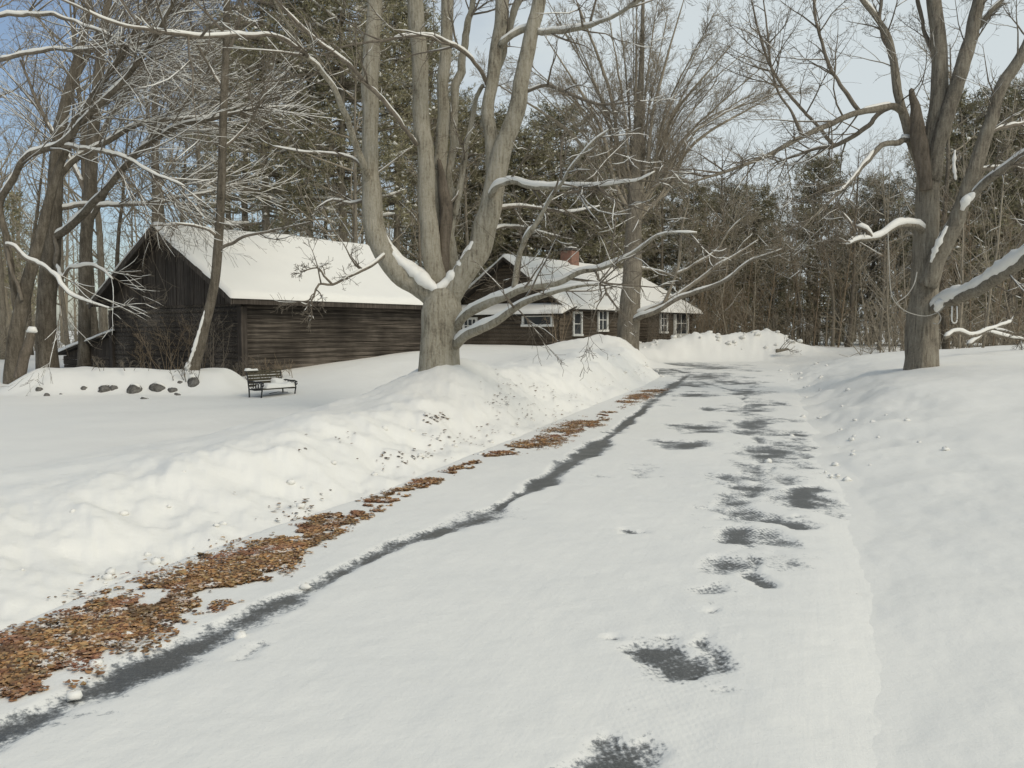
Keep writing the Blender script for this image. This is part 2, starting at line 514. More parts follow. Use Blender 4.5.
def build_road():
    ys = [1.4]
    while ys[-1] < 46.6: ys.append(ys[-1] * 1.0062)
    ys = np.array(ys); nc = 190
    u = np.linspace(0, 1, nc)
    x0 = XLB(ys) - .35; x1 = XRB(ys) + .6
    X = x0[:, None] + (x1 - x0)[:, None] * u[None, :]
    Y = np.repeat(ys[:, None], nc, 1)
    bare = np.zeros_like(X)
    wx = .16 * fbm(X * 2.1, Y * 2.1, 91, 5); wy = .42 * fbm(X * 2.0 + 40, Y * 2.0, 92, 5)
    pxx, pyy = to_px(X + wx * (1 + Y * .05), Y + wy * (1 + Y * .05), 0 * X)
    brk = fbm(X * 3.1, Y * 2.3, 93, 4)
    for (cx, cy, rx, ry, st) in PATCHES:
        if st < .66: st += .13
        rr = np.hypot((pxx - cx) / rx, (pyy - cy) / ry)
        bare = np.maximum(bare, np.clip(st * (1 - .42 * rr ** 1.3) + .35 * brk * (rr < 2) * (1 - .5 * rr), 0, .8))
    prg = np.random.default_rng(33)
    xr = lambda y: np.interp(y, [3, 4.4, 5.5, 7, 9, 12, 16, 22, 30, 45], [.4, .86, 1.3, 1.9, 2.6, 3.5, 4.4, 6, 8, 10.5])
    for _ in range(90):
        cy = 5.5 * (7.5 ** prg.uniform(0, 1)); cx = xr(cy) + prg.normal(.12, .22 + .014 * cy)
        if cy > 17 and prg.uniform() < .6: cx = prg.uniform(XLR(cy), XRB(cy) - .9)
        la = prg.uniform(.08, .22) * (1 + .05 * cy); lb = prg.uniform(.10, .34) * (1 + .05 * cy); st = prg.uniform(.42, .72)
        rr = np.hypot((X + wx - cx) / la, (Y + wy - cy) / lb)
        bare = np.maximum(bare, np.clip(st * (1 - .42 * rr ** 1.3) + .35 * brk * (rr < 2) * (1 - .5 * rr), 0, .75))
    farb = S(20, 34, Y) * np.clip(.18 + .75 * fbm(X * .9, Y * .55, 97, 4), 0, .72) * S(XLR(Y) - .3, XLR(Y) + .3, X) * (1 - S(-1.6, -.7, X - XRB(Y)))
    bare = np.maximum(bare, farb)
    # wheel track along the left edge
    n = fbm(Y * .9, Y * 0 + 3, 51, 3); n2 = fbm(Y * .35, Y * 0 + 9, 57, 2)
    d = np.abs(X - XLR(Y) + .05 * fbm(Y * 1.7, Y * 0, 52, 3)) * .8
    w = .07 + .10 * n + .06 * n2 + .05 * np.exp(-((Y - 3.6) / .6) ** 2) + .05 * np.exp(-((Y - 7.2) / .5) ** 2) + .05 * S(15, 25, Y)
    w = w * (1 + .9 * fbm(X * 3, Y * 3, 95, 4))
    rut = .93 - .30 * (d / np.maximum(w, .025)) ** 1.2 + .25 * brk * (d < .3)
    rut = rut * np.clip(.95 + .5 * n2 - .5 * S(14, 24, Y) * np.clip(n * 3, 0, 1), 0, 1) * (1 - .6 * S(36, 42, Y))
    bare = np.maximum(bare, np.clip(rut, 0, 1))
    # faint second track
    dr = np.abs(X - (np.interp(Y, [3, 4.4, 5.5, 7, 9, 12, 16, 22], [.4, .86, 1.3, 1.9, 2.6, 3.5, 4.4, 6])) + .1 * fbm(Y * 1.3, Y * 0, 53, 3))
    bare = np.maximum(bare, .58 * np.clip(1 - .5 * dr / (.15 + .10 * fbm(Y * 2.1, Y * 0, 99, 3)), 0, 1) * np.clip(.9 + n2 * .9 + .9 * fbm(X * 4, Y * 2.2, 94, 4), 0, 1.15) * S(5.2, 7, Y))
    Z = .022 * (1 - S(.35, .62, bare)) + .012 * fbm(X * 1.1, Y * .9, 61, 4) + .006 * fbm(X * 7, Y * 7, 62, 3)
    e = np.minimum(X - x0[:, None], x1[:, None] - X)
    Z = Z - .14 * (1 - S(0, .3, X - x0[:, None])) - .10 * (1 - S(0, 1.1, x1[:, None] - X)) - .15 * S(45.6, 46.5, Y)
    V = np.stack([X, Y, Z], -1).reshape(-1, 3)
    tread = (1 - S(.15, .34, np.abs(X - xr(Y) - .1))) * np.clip(.55 + 1.3 * fbm(Y * .8, Y * 0 + 2, 98, 3), 0, 1)
    o = mesh_obj('driveway', V, [grid_faces(len(ys), nc)], M_ROAD, attr={'bare': bare.ravel(), 'across': (X - .5 * (XLB(Y) + XRB(Y))).ravel(), 'tread': tread.ravel()})
    props(o, 'packed snow driveway with bare wet asphalt in the wheel tracks', None, None, 'structure')


build_road()


def surf(X, Y):
    h = height(X, Y)
    return np.where((X > XLB(Y) - .05) & (X < XRB(Y)) & (Y < 46), np.maximum(h, .012), h)


# ------------------------------------------------------------------ leaf litter
def leaves(name, label, XY, size, seed, lift=.03, tilt=.5, mat=None):
    rng = np.random.default_rng(seed)
    n = len(XY)
    Z = surf(XY[:, 0], XY[:, 1]) + rng.uniform(.003, lift, n)
    th = rng.uniform(0, 2 * math.pi, n); s = size * np.minimum(1.5, np.exp(rng.normal(-.05, .3, n)))
    tx = rng.normal(0, tilt, n); ty = rng.normal(0, tilt, n); fold = rng.uniform(.1, .7, n)
    loc = np.array([[-1, 0, 0], [-.3, .55, 1], [.5, .5, .8], [1, 0, .35], [.5, -.5, .8], [-.3, -.55, 1]])
    L = np.repeat(loc[None], n, 0)
    x = L[:, :, 0] * s[:, None]; y = L[:, :, 1] * s[:, None]; z = L[:, :, 2] * s[:, None] * .4 * fold[:, None]
    z = z + x * tx[:, None] * .6 + y * ty[:, None] * .6
    c, sn = np.cos(th)[:, None], np.sin(th)[:, None]
    V = np.stack([XY[:, :1] + x * c - y * sn, XY[:, 1:2] + x * sn + y * c, Z[:, None] + np.abs(z) * .8], -1).reshape(-1, 3)
    i = np.arange(n)[:, None] * 6
    q = np.concatenate([i + np.array([[0, 3, 2, 1]]), i + np.array([[0, 5, 4, 3]])])
    o = mesh_obj(name, V, [q], mat or M_LEAF, smooth=False)
    return props(o, label, 'leaves', None, 'stuff')


def strip_points():
    rng = np.random.default_rng(4)
    knots = [(-160, 740, 44, 1), (0, 683, 44, 1), (60, 655, 42, 1), (130, 622, 40, 1), (200, 596, 36, 1), (250, 575, 30, 1), (290, 552, 24, 1), (325, 530, 17, .95), (360, 515, 11, .8),
             (400, 497, 8, .75), (432, 484, 7, .62), (452, 476, 5, .3), (470, 468, 4, .12), (500, 455, 5, .15), (525, 448, 7, .75), (548, 441, 10, .85), (575, 431, 11, .85), (596, 423, 7, .55), (606, 417, 4, .1), (618, 408, 4, .3), (630, 402, 5, .8), (648, 395, 5, .7), (662, 390, 2, .1)]
    k = np.array(knots, float)
    out = []
    N = 330000
    t = rng.uniform(0, 1, N) ** 1.0
    # even in world length
    G = np.array([ground_at(a, b) for a, b in k[:, :2]])
    seg = np.concatenate([[0], np.cumsum(np.hypot(*np.diff(G, axis=0).T))])
    sN = t * seg[-1]
    px = np.interp(sN, seg, k[:, 0]); py = np.interp(sN, seg, k[:, 1]); hw = np.interp(sN, seg, k[:, 2]); de = np.interp(sN, seg, k[:, 3])
    v = np.clip(rng.normal(0, .48, N), -1.35, 1.35)
    qy = py + v * hw * .85 - .1 * hw
    b = (384 - qy) / F; fy = cp + b * sp; fz = -sp + b * cp
    kk = -EYE / fz
    X = (px + rng.uniform(-8, 8, N) - 512) / F * kk; Y = fy * kk
    thin = np.interp(Y, [4, 9, 16], [1, .7, .35])
    keep = (fbm(X * 2.2, Y * 2.2, 71, 4) * 1.25 + .9 * vnoise(X * 9, Y * 9, 72) + .5 * vnoise(X * 22, Y * 22, 73) + .18 - .50 * np.abs(v) > .44 - .62 * de) & (rng.uniform(0, 1, N) < thin)
    return np.stack([X, Y], 1)[keep]


leaves('leaf_litter', 'orange brown dead leaves lying along the left edge of the driveway', strip_points(), .0145, 1, .026, .65)


def scatter_leaves():
    rng = np.random.default_rng(9)
    cl = [(438, 420, 14, 4, 90), (500, 402, 14, 7, 70), (520, 385, 40, 10, 60), (605, 384, 8, 5, 20), (340, 440, 30, 8, 14), (305, 452, 4, 2, 10), (460, 440, 40, 14, 80), (540, 415, 50, 12, 90), (203, 567, 10, 5, 70), (400, 462, 40, 10, 70), (640, 372, 16, 5, 30),
          (300, 515, 50, 20, 60), (780, 352, 12, 4, 40), (560, 395, 30, 10, 30)]
    P = []
    for (cx, cy, rx, ry, n) in cl:
        for _ in range(int(n * .6)):
            x = rng.normal(cx, rx * .5); y = rng.normal(cy, ry * .5)
            # march the view ray to the terrain
            Yv = np.linspace(3, 60, 600)
            b = (384 - y) / F; fy = cp + b * sp; fz = -sp + b * cp
            Xr = (x - 512) / F * Yv / fy; Zr = EYE + fz * Yv / fy
            hit = np.nonzero(height(Xr, Yv) > Zr)[0]
            if len(hit): P.append((Xr[hit[0]], Yv[hit[0]]))
    return np.array(P)


leaves('scattered_leaves', 'single dead leaves and bark crumbs sprinkled over the left snowbank', scatter_leaves(), .023, 2, .02, .6, M_LEAF_D)


def snow_clods():
    rng = np.random.default_rng(12)
    mb = MB()
    t = np.linspace(0, 1, 1)
    pts = []
    for _ in range(150):
        Y = 3.2 * (13 ** rng.uniform(0, 1))
        if rng.uniform() < .7: X = XLB(Y) - abs(rng.normal(.35, .5)) + .1
        else:
            Y = 9 * (4 ** rng.uniform(0, 1)); X = XRB(Y) + rng.normal(.35, .4)
        pts.append((X, Y, rng.uniform(.006, .028) * (1 + .05 * Y)))
    for _ in range(60):
        Y = rng.uniform(46.2, 49); pts.append((rng.uniform(5, 16), Y, rng.uniform(.04, .16)))
    for (x, y) in ((128, 640), (75, 700), (240, 640), (30, 650), (305, 590), (95, 668)):
        g = ground_at(x, y); pts.append((g[0], g[1], .03))
    nr, nc = 5, 8
    for (X, Y, r) in pts:
        z = float(surf(np.array(X), np.array(Y)))
        th = np.linspace(0, math.pi, nr)[:, None]; ph = (np.arange(nc) * 2 * math.pi / nc)[None, :]
        rr = r * (1 + rng.uniform(-.28, .28, (nr, nc)))
        V = np.stack([rr * np.sin(th) * np.cos(ph) * 1.2 + X, rr * np.sin(th) * np.sin(ph) * 1.1 + Y, rr * np.cos(th) * .75 + z + r * .3], -1).reshape(-1, 3)
        i = np.arange(nr - 1)[:, None] * nc; j = np.arange(nc)[None, :]; j2 = (np.arange(nc) + 1)[None, :] % nc
        mb.add(V, [np.stack([i + j, i + nc + j, i + nc + j2, i + j2], -1).reshape(-1, 4)])
    o = mb.build('snow_clods', M_SNOW)
    props(o, 'small broken clods of ploughed snow along both edges of the driveway', 'snow', None, 'stuff')


snow_clods()


# ------------------------------------------------------------------ tree kit
def smooth_line(pts, step):
    P = np.asarray(pts, float)
    if len(P) < 3: 
        n = max(3, int(np.linalg.norm(P[-1] - P[0]) / step) + 1)
        t = np.linspace(0, 1, n)[:, None]
        return P[0] + (P[-1] - P[0]) * t, t[:, 0]
    ext = np.vstack([2 * P[0] - P[1], P, 2 * P[-1] - P[-2]])
    seg = np.linalg.norm(np.diff(P, axis=0), axis=1); tot = seg.sum()
    out = []; tt = []
    acc = 0
    for i in range(len(P) - 1):
        n = max(1, int(round(seg[i] / step)))
        for j in range(n):
            t = j / n
            p0, p1, p2, p3 = ext[i], ext[i + 1], ext[i + 2], ext[i + 3]
            out.append(.5 * ((2 * p1) + (-p0 + p2) * t + (2 * p0 - 5 * p1 + 4 * p2 - p3) * t * t + (-p0 + 3 * p1 - 3 * p2 + p3) * t ** 3))
            tt.append((acc + seg[i] * t) / tot)
        acc += seg[i]
    out.append(P[-1]); tt.append(1.0)
    return np.array(out), np.array(tt)


def rvec(rng):
    return (rng.gauss(0, 1), rng.gauss(0, 1), rng.gauss(0, 1))


def norm(v):
    l = math.sqrt(v[0] ** 2 + v[1] ** 2 + v[2] ** 2) + 1e-9
    return (v[0] / l, v[1] / l, v[2] / l)


def grow(out, rng, p, d, L, r, lvl, cfg):
    k = cfg['k'][lvl]; jit = cfg['jit'][lvl]; trop = cfg['trop'][lvl]
    st = L / (k - 1)
    pts = [p]; rr = [r]
    rmin = cfg.get('rmin', .003)
    for i in range(1, k):
        d = norm((d[0] + rng.gauss(0, jit), d[1] + rng.gauss(0, jit), d[2] + rng.gauss(0, jit) + trop * st))
        p = (p[0] + d[0] * st, p[1] + d[1] * st, p[2] + d[2] * st)
        pts.append(p); rr.append(max(rmin, r * (1 - .8 * i / (k - 1))))
    out.append((pts, rr, lvl))
    if lvl + 1 >= len(cfg['k']): return
    n = int(round(cfg['n'][lvl] * L * rng.uniform(.75, 1.25))) if cfg.get('perm') else int(round(cfg['n'][lvl] * rng.uniform(.75, 1.25)))
    sprout(out, rng, pts, rr, L, n, lvl, cfg, cfg.get('t0', .2))


def sprout(out, rng, pts, rr, L, n, lvl, cfg, t0, t1=1.0, bias=None):
    """children of a chain"""
    k = len(pts)
    for c in range(n):
        t = rng.uniform(t0, t1) if c else .98 * t1
        f = t * (k - 1); i = min(k - 2, int(f)); f -= i
        a, b = pts[i], pts[i + 1]
        q = (a[0] + (b[0] - a[0]) * f, a[1] + (b[1] - a[1]) * f, a[2] + (b[2] - a[2]) * f)
        d = norm((b[0] - a[0], b[1] - a[1], b[2] - a[2]))
        v = rvec(rng)
        if bias: v = (v[0] + bias[0], v[1] + bias[1], v[2] + bias[2])
        dt = v[0] * d[0] + v[1] * d[1] + v[2] * d[2]
        w = norm((v[0] - d[0] * dt, v[1] - d[1] * dt, v[2] - d[2] * dt))
        an = rad(rng.uniform(*cfg['ang'][lvl]))
        cd = norm((d[0] * math.cos(an) + w[0] * math.sin(an), d[1] * math.cos(an) + w[1] * math.sin(an), d[2] * math.cos(an) + w[2] * math.sin(an)))
        cl = L * cfg['len'][lvl] * rng.uniform(.6, 1.25) * (1.15 - .6 * t)
        if 'maxlen' in cfg: cl = min(cl, cfg['maxlen'][lvl] * rng.uniform(.7, 1.1))
        rl = rr[i] + (rr[i + 1] - rr[i]) * f
        cr = min(rl * .75, cfg['rad'][lvl] * rng.uniform(.7, 1.2))
        grow(out, rng, q, cd, cl, max(cr, .003), lvl + 1, cfg)


def snow_on(mb, P, R, rng, cover=.8, n=6, thick=1.0, hmin=.5):
    P = np.asarray(P, float); R = np.asarray(R, float)
    T = np.gradient(P, axis=0); T /= np.linalg.norm(T, axis=1, keepdims=True) + 1e-9
    hz = np.sqrt(np.maximum(0, 1 - T[:, 2] ** 2))
    ok = []
    st = rng.uniform(0, 1) < cover
    for i in range(len(P)):
        if rng.uniform(0, 1) < .18: st = rng.uniform(0, 1) < cover
        ok.append(st and hz[i] > hmin)
    i = 0
    while i < len(P):
        if not ok[i]: i += 1; continue
        j = i
        while j + 1 < len(P) and ok[j + 1]: j += 1
        if j > i:
            Q = P[i:j + 1].copy(); q = R[i:j + 1]
            rr_ = np.array([rng.uniform(.45, 1.45) for _ in range(len(Q) + 4)])
            h = (q * .72 + .006 * thick) * np.convolve(rr_, np.ones(5) / 5, 'valid') * (.35 + .65 * hz[i:j + 1])
            h = h * thick
            Q[:, 2] += q * .62 + h * .25
            # on steep wood the snow sits on the upper side
            Q[:, 0] -= T[i:j + 1, 0] * np.sign(T[i:j + 1, 2]) * q * .5 * np.abs(T[i:j + 1, 2]); Q[:, 1] -= T[i:j + 1, 1] * np.sign(T[i:j + 1, 2]) * q * .5 * np.abs(T[i:j + 1, 2])
            h[0] *= .4; h[-1] *= .4
            mb.tube(Q, h, n)
        i = j + 1


def rough_limb(name, pts, radii, mat, parent, n=14, rough=.06, flare=None, seed=0, step=.1, closed_tip=True):
    """thick traced wood: its own mesh with uneven bark outline"""
    P, t = smooth_line(pts, step)
    R = np.interp(t, np.linspace(0, 1, len(radii)), radii)
    al = t * np.linalg.norm(np.diff(P, axis=0), axis=1).sum()
    if not flare:
        am = np.minimum(R * (.28 if R.max() > .08 else .75), .05) * np.minimum(1, al / .5)
        fq = 1.1 if R.max() > .08 else 2.2
        P = P + np.stack([am * 2 * fbm(al * fq, al * 0 + seed * 7.7 + c * 31, 140, 3) for c in range(3)], 1)
        R = R * (1 + (.14 if R.max() > .08 else .35) * fbm(al * 1.7, al * 0 + seed * 3.3, 141, 3))
    T = np.gradient(P, axis=0); T /= np.linalg.norm(T, axis=1, keepdims=True)
    ref = np.array([.31, 1., .07])
    U = np.cross(T, ref); U /= np.linalg.norm(U, axis=1, keepdims=True) + 1e-9
    W = np.cross(T, U)
    a = np.arange(n) * 2 * math.pi / n
    s = t * np.linalg.norm(np.diff(P, axis=0), axis=1).sum()
    nz = fbm(np.cos(a)[None, :] * 1.5 + s[:, None] * .6 + seed * 3.1, np.sin(a)[None, :] * 1.5 + seed + s[:, None] * .35, 80 + seed, 3)
    rr = R[:, None] * (1 + rough * 2 * nz)
    if flare:
        fl = fbm(np.cos(a) * 3.2 + seed, np.sin(a) * 3.2, 150 + seed, 3)
        rr = rr + R[:, None] * .22 * fl[None, :] * np.exp(-s / 2.2)[:, None]
        lobes = .5 + .5 * np.cos(a * 5 + seed)
        rr = rr + R[:, None] * (np.exp(-s / flare[0])[:, None] * flare[1] * (.35 + lobes)[None, :])
    V = P[:, None, :] + rr[:, :, None] * (np.cos(a)[None, :, None] * U[:, None, :] + np.sin(a)[None, :, None] * W[:, None, :])
    k = len(P)
    i = np.arange(k - 1)[:, None] * n; j = np.arange(n)[None, :]; j2 = (np.arange(n) + 1)[None, :] % n
    q = np.stack([i + j, i + j2, i + n + j2, i + n + j], -1).reshape(-1, 4)
    V = np.vstack([V.reshape(-1, 3), P[-1] + T[-1] * R[-1] * .8, P[:1] - T[:1] * .02])
    e = (k - 1) * n
    tri = np.concatenate([np.stack([e + np.arange(n), e + (np.arange(n) + 1) % n, np.full(n, k * n)], 1),
                          np.stack([(np.arange(n) + 1) % n, np.arange(n), np.full(n, k * n + 1)], 1)])
    o = mesh_obj(name, V, [q, tri], mat, parent)
    return o, P, R


def pxline(chain, Y0, base):
    out = []
    for c in chain:
        p = at(c[0], c[1], Y0 + (c[2] if len(c) > 2 else 0))
        out.append((p[0] - base[0], p[1] - base[1], p[2] - base[2]))
    return out


TW = dict(k=[7, 6, 5, 4], jit=[.10, .14, .18, .2], trop=[.12, .10, .10, .05], n=[0, 7, 5, 3], ang=[(30, 65), (30, 60), (30, 60), (30, 60)],
          len=[.5, .5, .5, .5], rad=[.02, .011, .006, .004], rmin=.003, t0=.2)

# ------------------------------------------------------------------ big maple beside the driveway
def traced_tree(name, label, cat, base_px, Y0, trunk, limbs, mats, seed, twig_cfg, twig_n, snow_cov=.8, sink=.35, trunk_n=22, flare=(.35, .22), group=None, snow_thick=1.0, twig_snow=.5, extra_snow=()):
    rng = random.Random(seed)
    b = at(*base_px, Y0)
    root = thing(name, label, cat, b, 0, group)
    k = Y0 / F / 2
    pts = pxline(trunk['p'], Y0, b)
    pts = [(pts[0][0], pts[0][1], pts[0][2] - sink)] + pts
    r = [trunk['w'][0] * k] + [w * k for w in trunk['w']]
    rough_limb('trunk', pts, r, mats[0], root, trunk_n, .085, flare, seed, .06)
    sn = MB(); tw = MB(); chains = []
    for li, l in enumerate(limbs):
        w = l['w']; pr = pxline(l['p'], Y0, b)
        yy = Y0 + np.mean([c[2] if len(c) > 2 else 0 for c in l['p']])
        kk = yy / F / 2
        big = max(w) > 5
        o, P, R = rough_limb('limb', pr, [x * kk for x in w], l.get('mat') or (mats[1] if big else mats[2]), root, 14 if big else 8, .06 if big else .04, None, seed + li, .1)
        if l.get('snow', 1): snow_on(sn, P, R, rng, l.get('cov', snow_cov), 7, l.get('thick', snow_thick), l.get('hmin', .45))
        L = np.linalg.norm(np.diff(P, axis=0), axis=1).sum()
        n = l.get('n', 6)
        sprout(chains, rng, [tuple(x) for x in P], list(R), min(L, 4.0), int(n * twig_n), 0, twig_cfg, l.get('t0', .35), 1.0, l.get('bias'))
    for P, R, lv in chains:
        tw.tube(P, R, 5 if lv < 2 else 3)
        if lv <= 2 and rng.random() < twig_snow: snow_on(sn, P, R, rng, .6 if twig_snow < .8 else .85, 5, .9 if twig_snow < .8 else 1.0)
    tw.build('twigs', mats[2], root)
    for l in extra_snow:
        P, t = smooth_line(pxline(l['p'], Y0, b), .07)
        R = np.interp(t, np.linspace(0, 1, len(l['w'])), l['w']) * k
        sn.tube(P, R * (1 + .35 * np.array([rng.uniform(-1, 1) for _ in R])), 9)
    if sn.ch: sn.build('snow_cover', M_SNOW_TREE, root)['kind'] = 'stuff'
    return root


MAPLE = [
    dict(p=[(441, 308), (428, 290), (410, 277), (392, 258), (379, 235), (372, 200), (371, 150), (372, 80), (374, 0), (377, -90), (383, -220)], w=[25, 23, 21, 19, 17.5, 17, 16, 15, 14, 11, 6], n=5, t0=.6, hmin=.33, thick=1.1),
    dict(p=[(440, 300, .1), (436, 275, .1), (432, 245, .1), (427, 190, .1), (421, 120, .1), (417, 50, 0), (414, 0, -.1), (408, -100, -.2), (396, -240)], w=[22, 20, 18.5, 17.5, 17, 16, 15, 12, 6], n=5, t0=.6, hmin=.3),
    dict(p=[(446, 302, .35), (450, 262, .4), (444, 225, .45), (441, 198, .5), (443, 120, .6), (446, 40, .6), (447, 0, .6), (449, -100, .6), (455, -220, .5)], w=[17, 15, 14, 13.5, 13, 12.5, 12, 9, 4], n=5, t0=.6),
    dict(p=[(450, 235, .5), (452, 168, .7), (456, 99, .8), (463, 50, .9), (471, 0, 1), (484, -90, 1.1)], w=[9, 8.5, 8, 7.5, 7, 4], n=4, t0=.5),
    dict(p=[(445, 306), (456, 284, -.05), (470, 262, -.1), (480, 245, -.1), (489, 210, -.15), (495, 180, -.15), (503, 148, -.15), (513, 115, -.2), (522, 80, -.2), (529, 55, -.2), (538, 0, -.2), (556, -90, -.2), (585, -210, 0)], w=[27, 25, 24, 22, 20, 18.5, 16, 14, 13, 12.5, 11.5, 9, 4], n=6, t0=.6, hmin=.36, thick=1.05),
    dict(p=[(494, 185, -.1), (494, 150, 0), (490, 112, .1), (494, 70, .15), (498, 40, .2), (501, 0, .2), (500, -90, .2), (490, -200, .2)], w=[16, 14, 14, 14, 13.5, 13, 9, 4], n=5, t0=.6),
    dict(p=[(484, 128, .2), (490, 90, .3), (505, 50, .35), (518, 0, .4), (530, -60, .4)], w=[9, 8, 7.5, 7, 5], n=4, t0=.4),
    dict(p=[(455, 215, .5), (460, 185, .5), (466, 148, .5), (477, 98, .4), (483, 86, .3)], w=[8, 7, 6, 5, 4], n=3, t0=.4, hmin=.2),
    dict(p=[(443, 288, .1), (444, 250, .2), (446, 215, .3), (443, 190, .35), (441, 172, .35), (439, 160, .35)], w=[12, 12, 14, 15, 11, 4], n=3, t0=.5, snow=0, mat=M_DEAD),
    # low limbs to the right
    dict(p=[(455, 330, -.1), (464, 318, -.4), (482, 306, -.8), (505, 296, -1.2), (522, 289, -1.4), (557, 284, -1.7), (580, 272, -1.9), (601, 268, -2.1), (631, 255, -2.4), (658, 236, -2.7), (680, 233, -2.9), (697, 233, -3)], w=[11, 10.5, 10, 9.5, 8, 7, 6, 5.2, 4.4, 3.6, 2.6, 1.5], n=6, t0=.3, thick=1.25, cov=1.0),
    dict(p=[(456, 345, -.2), (465, 336, -.5), (480, 329, -.9), (497, 322, -1.3), (522, 304, -1.7), (545, 295, -2), (563, 289, -2.2), (585, 285, -2.4), (604, 286, -2.5), (606, 296, -2.5)], w=[11.5, 11, 10.5, 9.5, 8.5, 7.2, 6, 4.6, 3.2, 1.8], n=6, t0=.4, thick=1.25, cov=1.0),
    dict(p=[(514, 290, -1.3), (518, 268, -1.4), (523, 246, -1.5), (534, 226, -1.7), (543, 210, -1.8), (558, 188, -2), (587, 148, -2.4), (612, 128, -2.6)], w=[7.5, 6.5, 6, 5, 4, 3.5, 2.5, 1.2], n=6, t0=.3, hmin=.6),
    # middle arms
    dict(p=[(490, 200, -.2), (496, 186, -.5), (508, 181, -.8), (522, 183, -1), (538, 187, -1.2), (566, 188, -1.5), (603, 185, -2), (636, 181, -2.4), (655, 172, -2.6)], w=[7, 6.5, 6, 5.5, 5, 4, 3.5, 2.5, 1.2], n=9, t0=.2, thick=1.5, cov=.95),
    dict(p=[(486, 215, .1), (500, 208, .2), (530, 208, .3), (565, 212, .2), (600, 206, .2)], w=[4, 4, 3.2, 2.5, 1], n=6, t0=.2, thick=1.3),
    dict(p=[(480, 235, .3), (505, 227, .5), (525, 228, .5), (560, 236, .6)], w=[4, 3.4, 2.6, 1], n=5, t0=.3, thick=1.3),
    dict(p=[(500, 45, .1), (512, 36, 0), (527, 30, -.1), (550, 32, -.4), (600, 22, -1), (640, 0, -1.5), (670, -30, -1.8)], w=[6.5, 6, 5.6, 5, 4, 3.3, 2], n=8, t0=.3, hmin=.6, cov=.4),
    dict(p=[(526, 92, -.2), (545, 85, -.4), (560, 90, -.6), (600, 104, -1), (640, 100, -1.4)], w=[4.5, 4, 3.6, 2.6, 1.2], n=8, t0=.2, cov=.4),
    # long arms to the left
    dict(p=[(487, 84, .2), (475, 62, -.2), (459, 50, -.5), (440, 38, -.8), (427, 35, -1), (400, 38, -1.2), (378, 42, -1.4), (345, 47, -1.6), (327, 53, -1.7)], w=[5, 4.6, 4.2, 4, 3.6, 3.2, 2.8, 2.2, 1], n=5, t0=.2, thick=1.2),
    dict(p=[(417, 145, 0), (405, 128, -.3), (386, 104, -.7), (366, 82, -1), (335, 55, -1.4), (305, 30, -1.7), (277, 3, -2), (258, -20, -2.2)], w=[5, 5, 4.6, 4.4, 4, 3.6, 3, 2], n=5, t0=.3, thick=1.1, hmin=.4),
    dict(p=[(370, 186, 0), (363, 168, -.3), (354, 138, -.6), (346, 114, -.9), (332, 86, -1.2), (318, 66, -1.5), (306, 55, -1.7), (290, 30, -2), (274, 0, -2.3), (262, -30, -2.5)], w=[8, 7.5, 7, 6.2, 5.6, 5, 4.2, 3.2, 2.6, 2], n=4, t0=.3, hmin=.4),
    dict(p=[(308, 56, -1.7), (298, 49, -1.9), (284, 40, -2.2), (267, 36, -2.5), (235, 35, -3), (205, 36, -3.4), (174, 34, -3.8), (140, 29, -4.2), (113, 23, -4.5), (85, 10, -4.8), (58, -2, -5)], w=[4.6, 4.6, 4.6, 4.5, 4.2, 4, 3.7, 3.3, 2.8, 2.2, 1.4], n=8, t0=.35, thick=1.1, cov=.97),
    dict(p=[(366, 172, .2), (352, 158, .2), (330, 154, .1), (300, 152, 0), (272, 146, -.1)], w=[3, 2.8, 2.4, 2, 1], n=4, t0=.3, thick=1.2),
    dict(p=[(366, 200, .3), (350, 204, .2), (332, 200, .1), (316, 208, 0)], w=[3, 2.6, 2, 1], n=5, t0=.2, thick=1.2),
    # drooping twigged arm before the barn roof
    dict(p=[(386, 254, -.1), (375, 262, -.5), (362, 270, -.8), (345, 280, -1), (333, 284, -1.2), (319, 284, -1.4), (314, 296, -1.5), (310, 304, -1.5)], w=[4.5, 4, 3.6, 3.4, 3, 2.8, 2.2, 1.2], n=6, t0=.3, cov=.25),
    dict(p=[(332, 284, -1.2), (324, 276, -1.3), (318, 268, -1.4), (300, 272, -1.6)], w=[2.2, 2, 1.6, 1], n=5, t0=.2, cov=.2),
]
for l_ in MAPLE: l_['w'] = [x * .92 for x in l_['w']]
traced_tree('maple_tree', 'huge many-stemmed grey maple with snow in its fork, standing on the left snowbank', 'tree', (440, 372), 15.3,
            dict(p=[(440, 378), (440, 355), (441, 330), (442, 308), (443, 290)], w=[42, 40, 38, 39, 30]), MAPLE, (M_BARK, M_BARK, M_TWIG), 3, TW, 1.5, flare=(.3, .16), snow_thick=1.15,
            extra_snow=[dict(p=[(385, 243, -.05), (399, 260, -.1), (419, 276, -.14), (434, 288, -.2), (440, 291, -.2)], w=[2, 8, 10, 12, 5]), dict(p=[(436, 290, -.2), (449, 280, -.15), (461, 265, -.2), (471, 250, -.2), (479, 228, -.2)], w=[6, 10, 9, 7, 2]),
                        dict(p=[(441, 262, .1), (444, 240, .2), (443, 225, .2)], w=[3, 7, 2])])

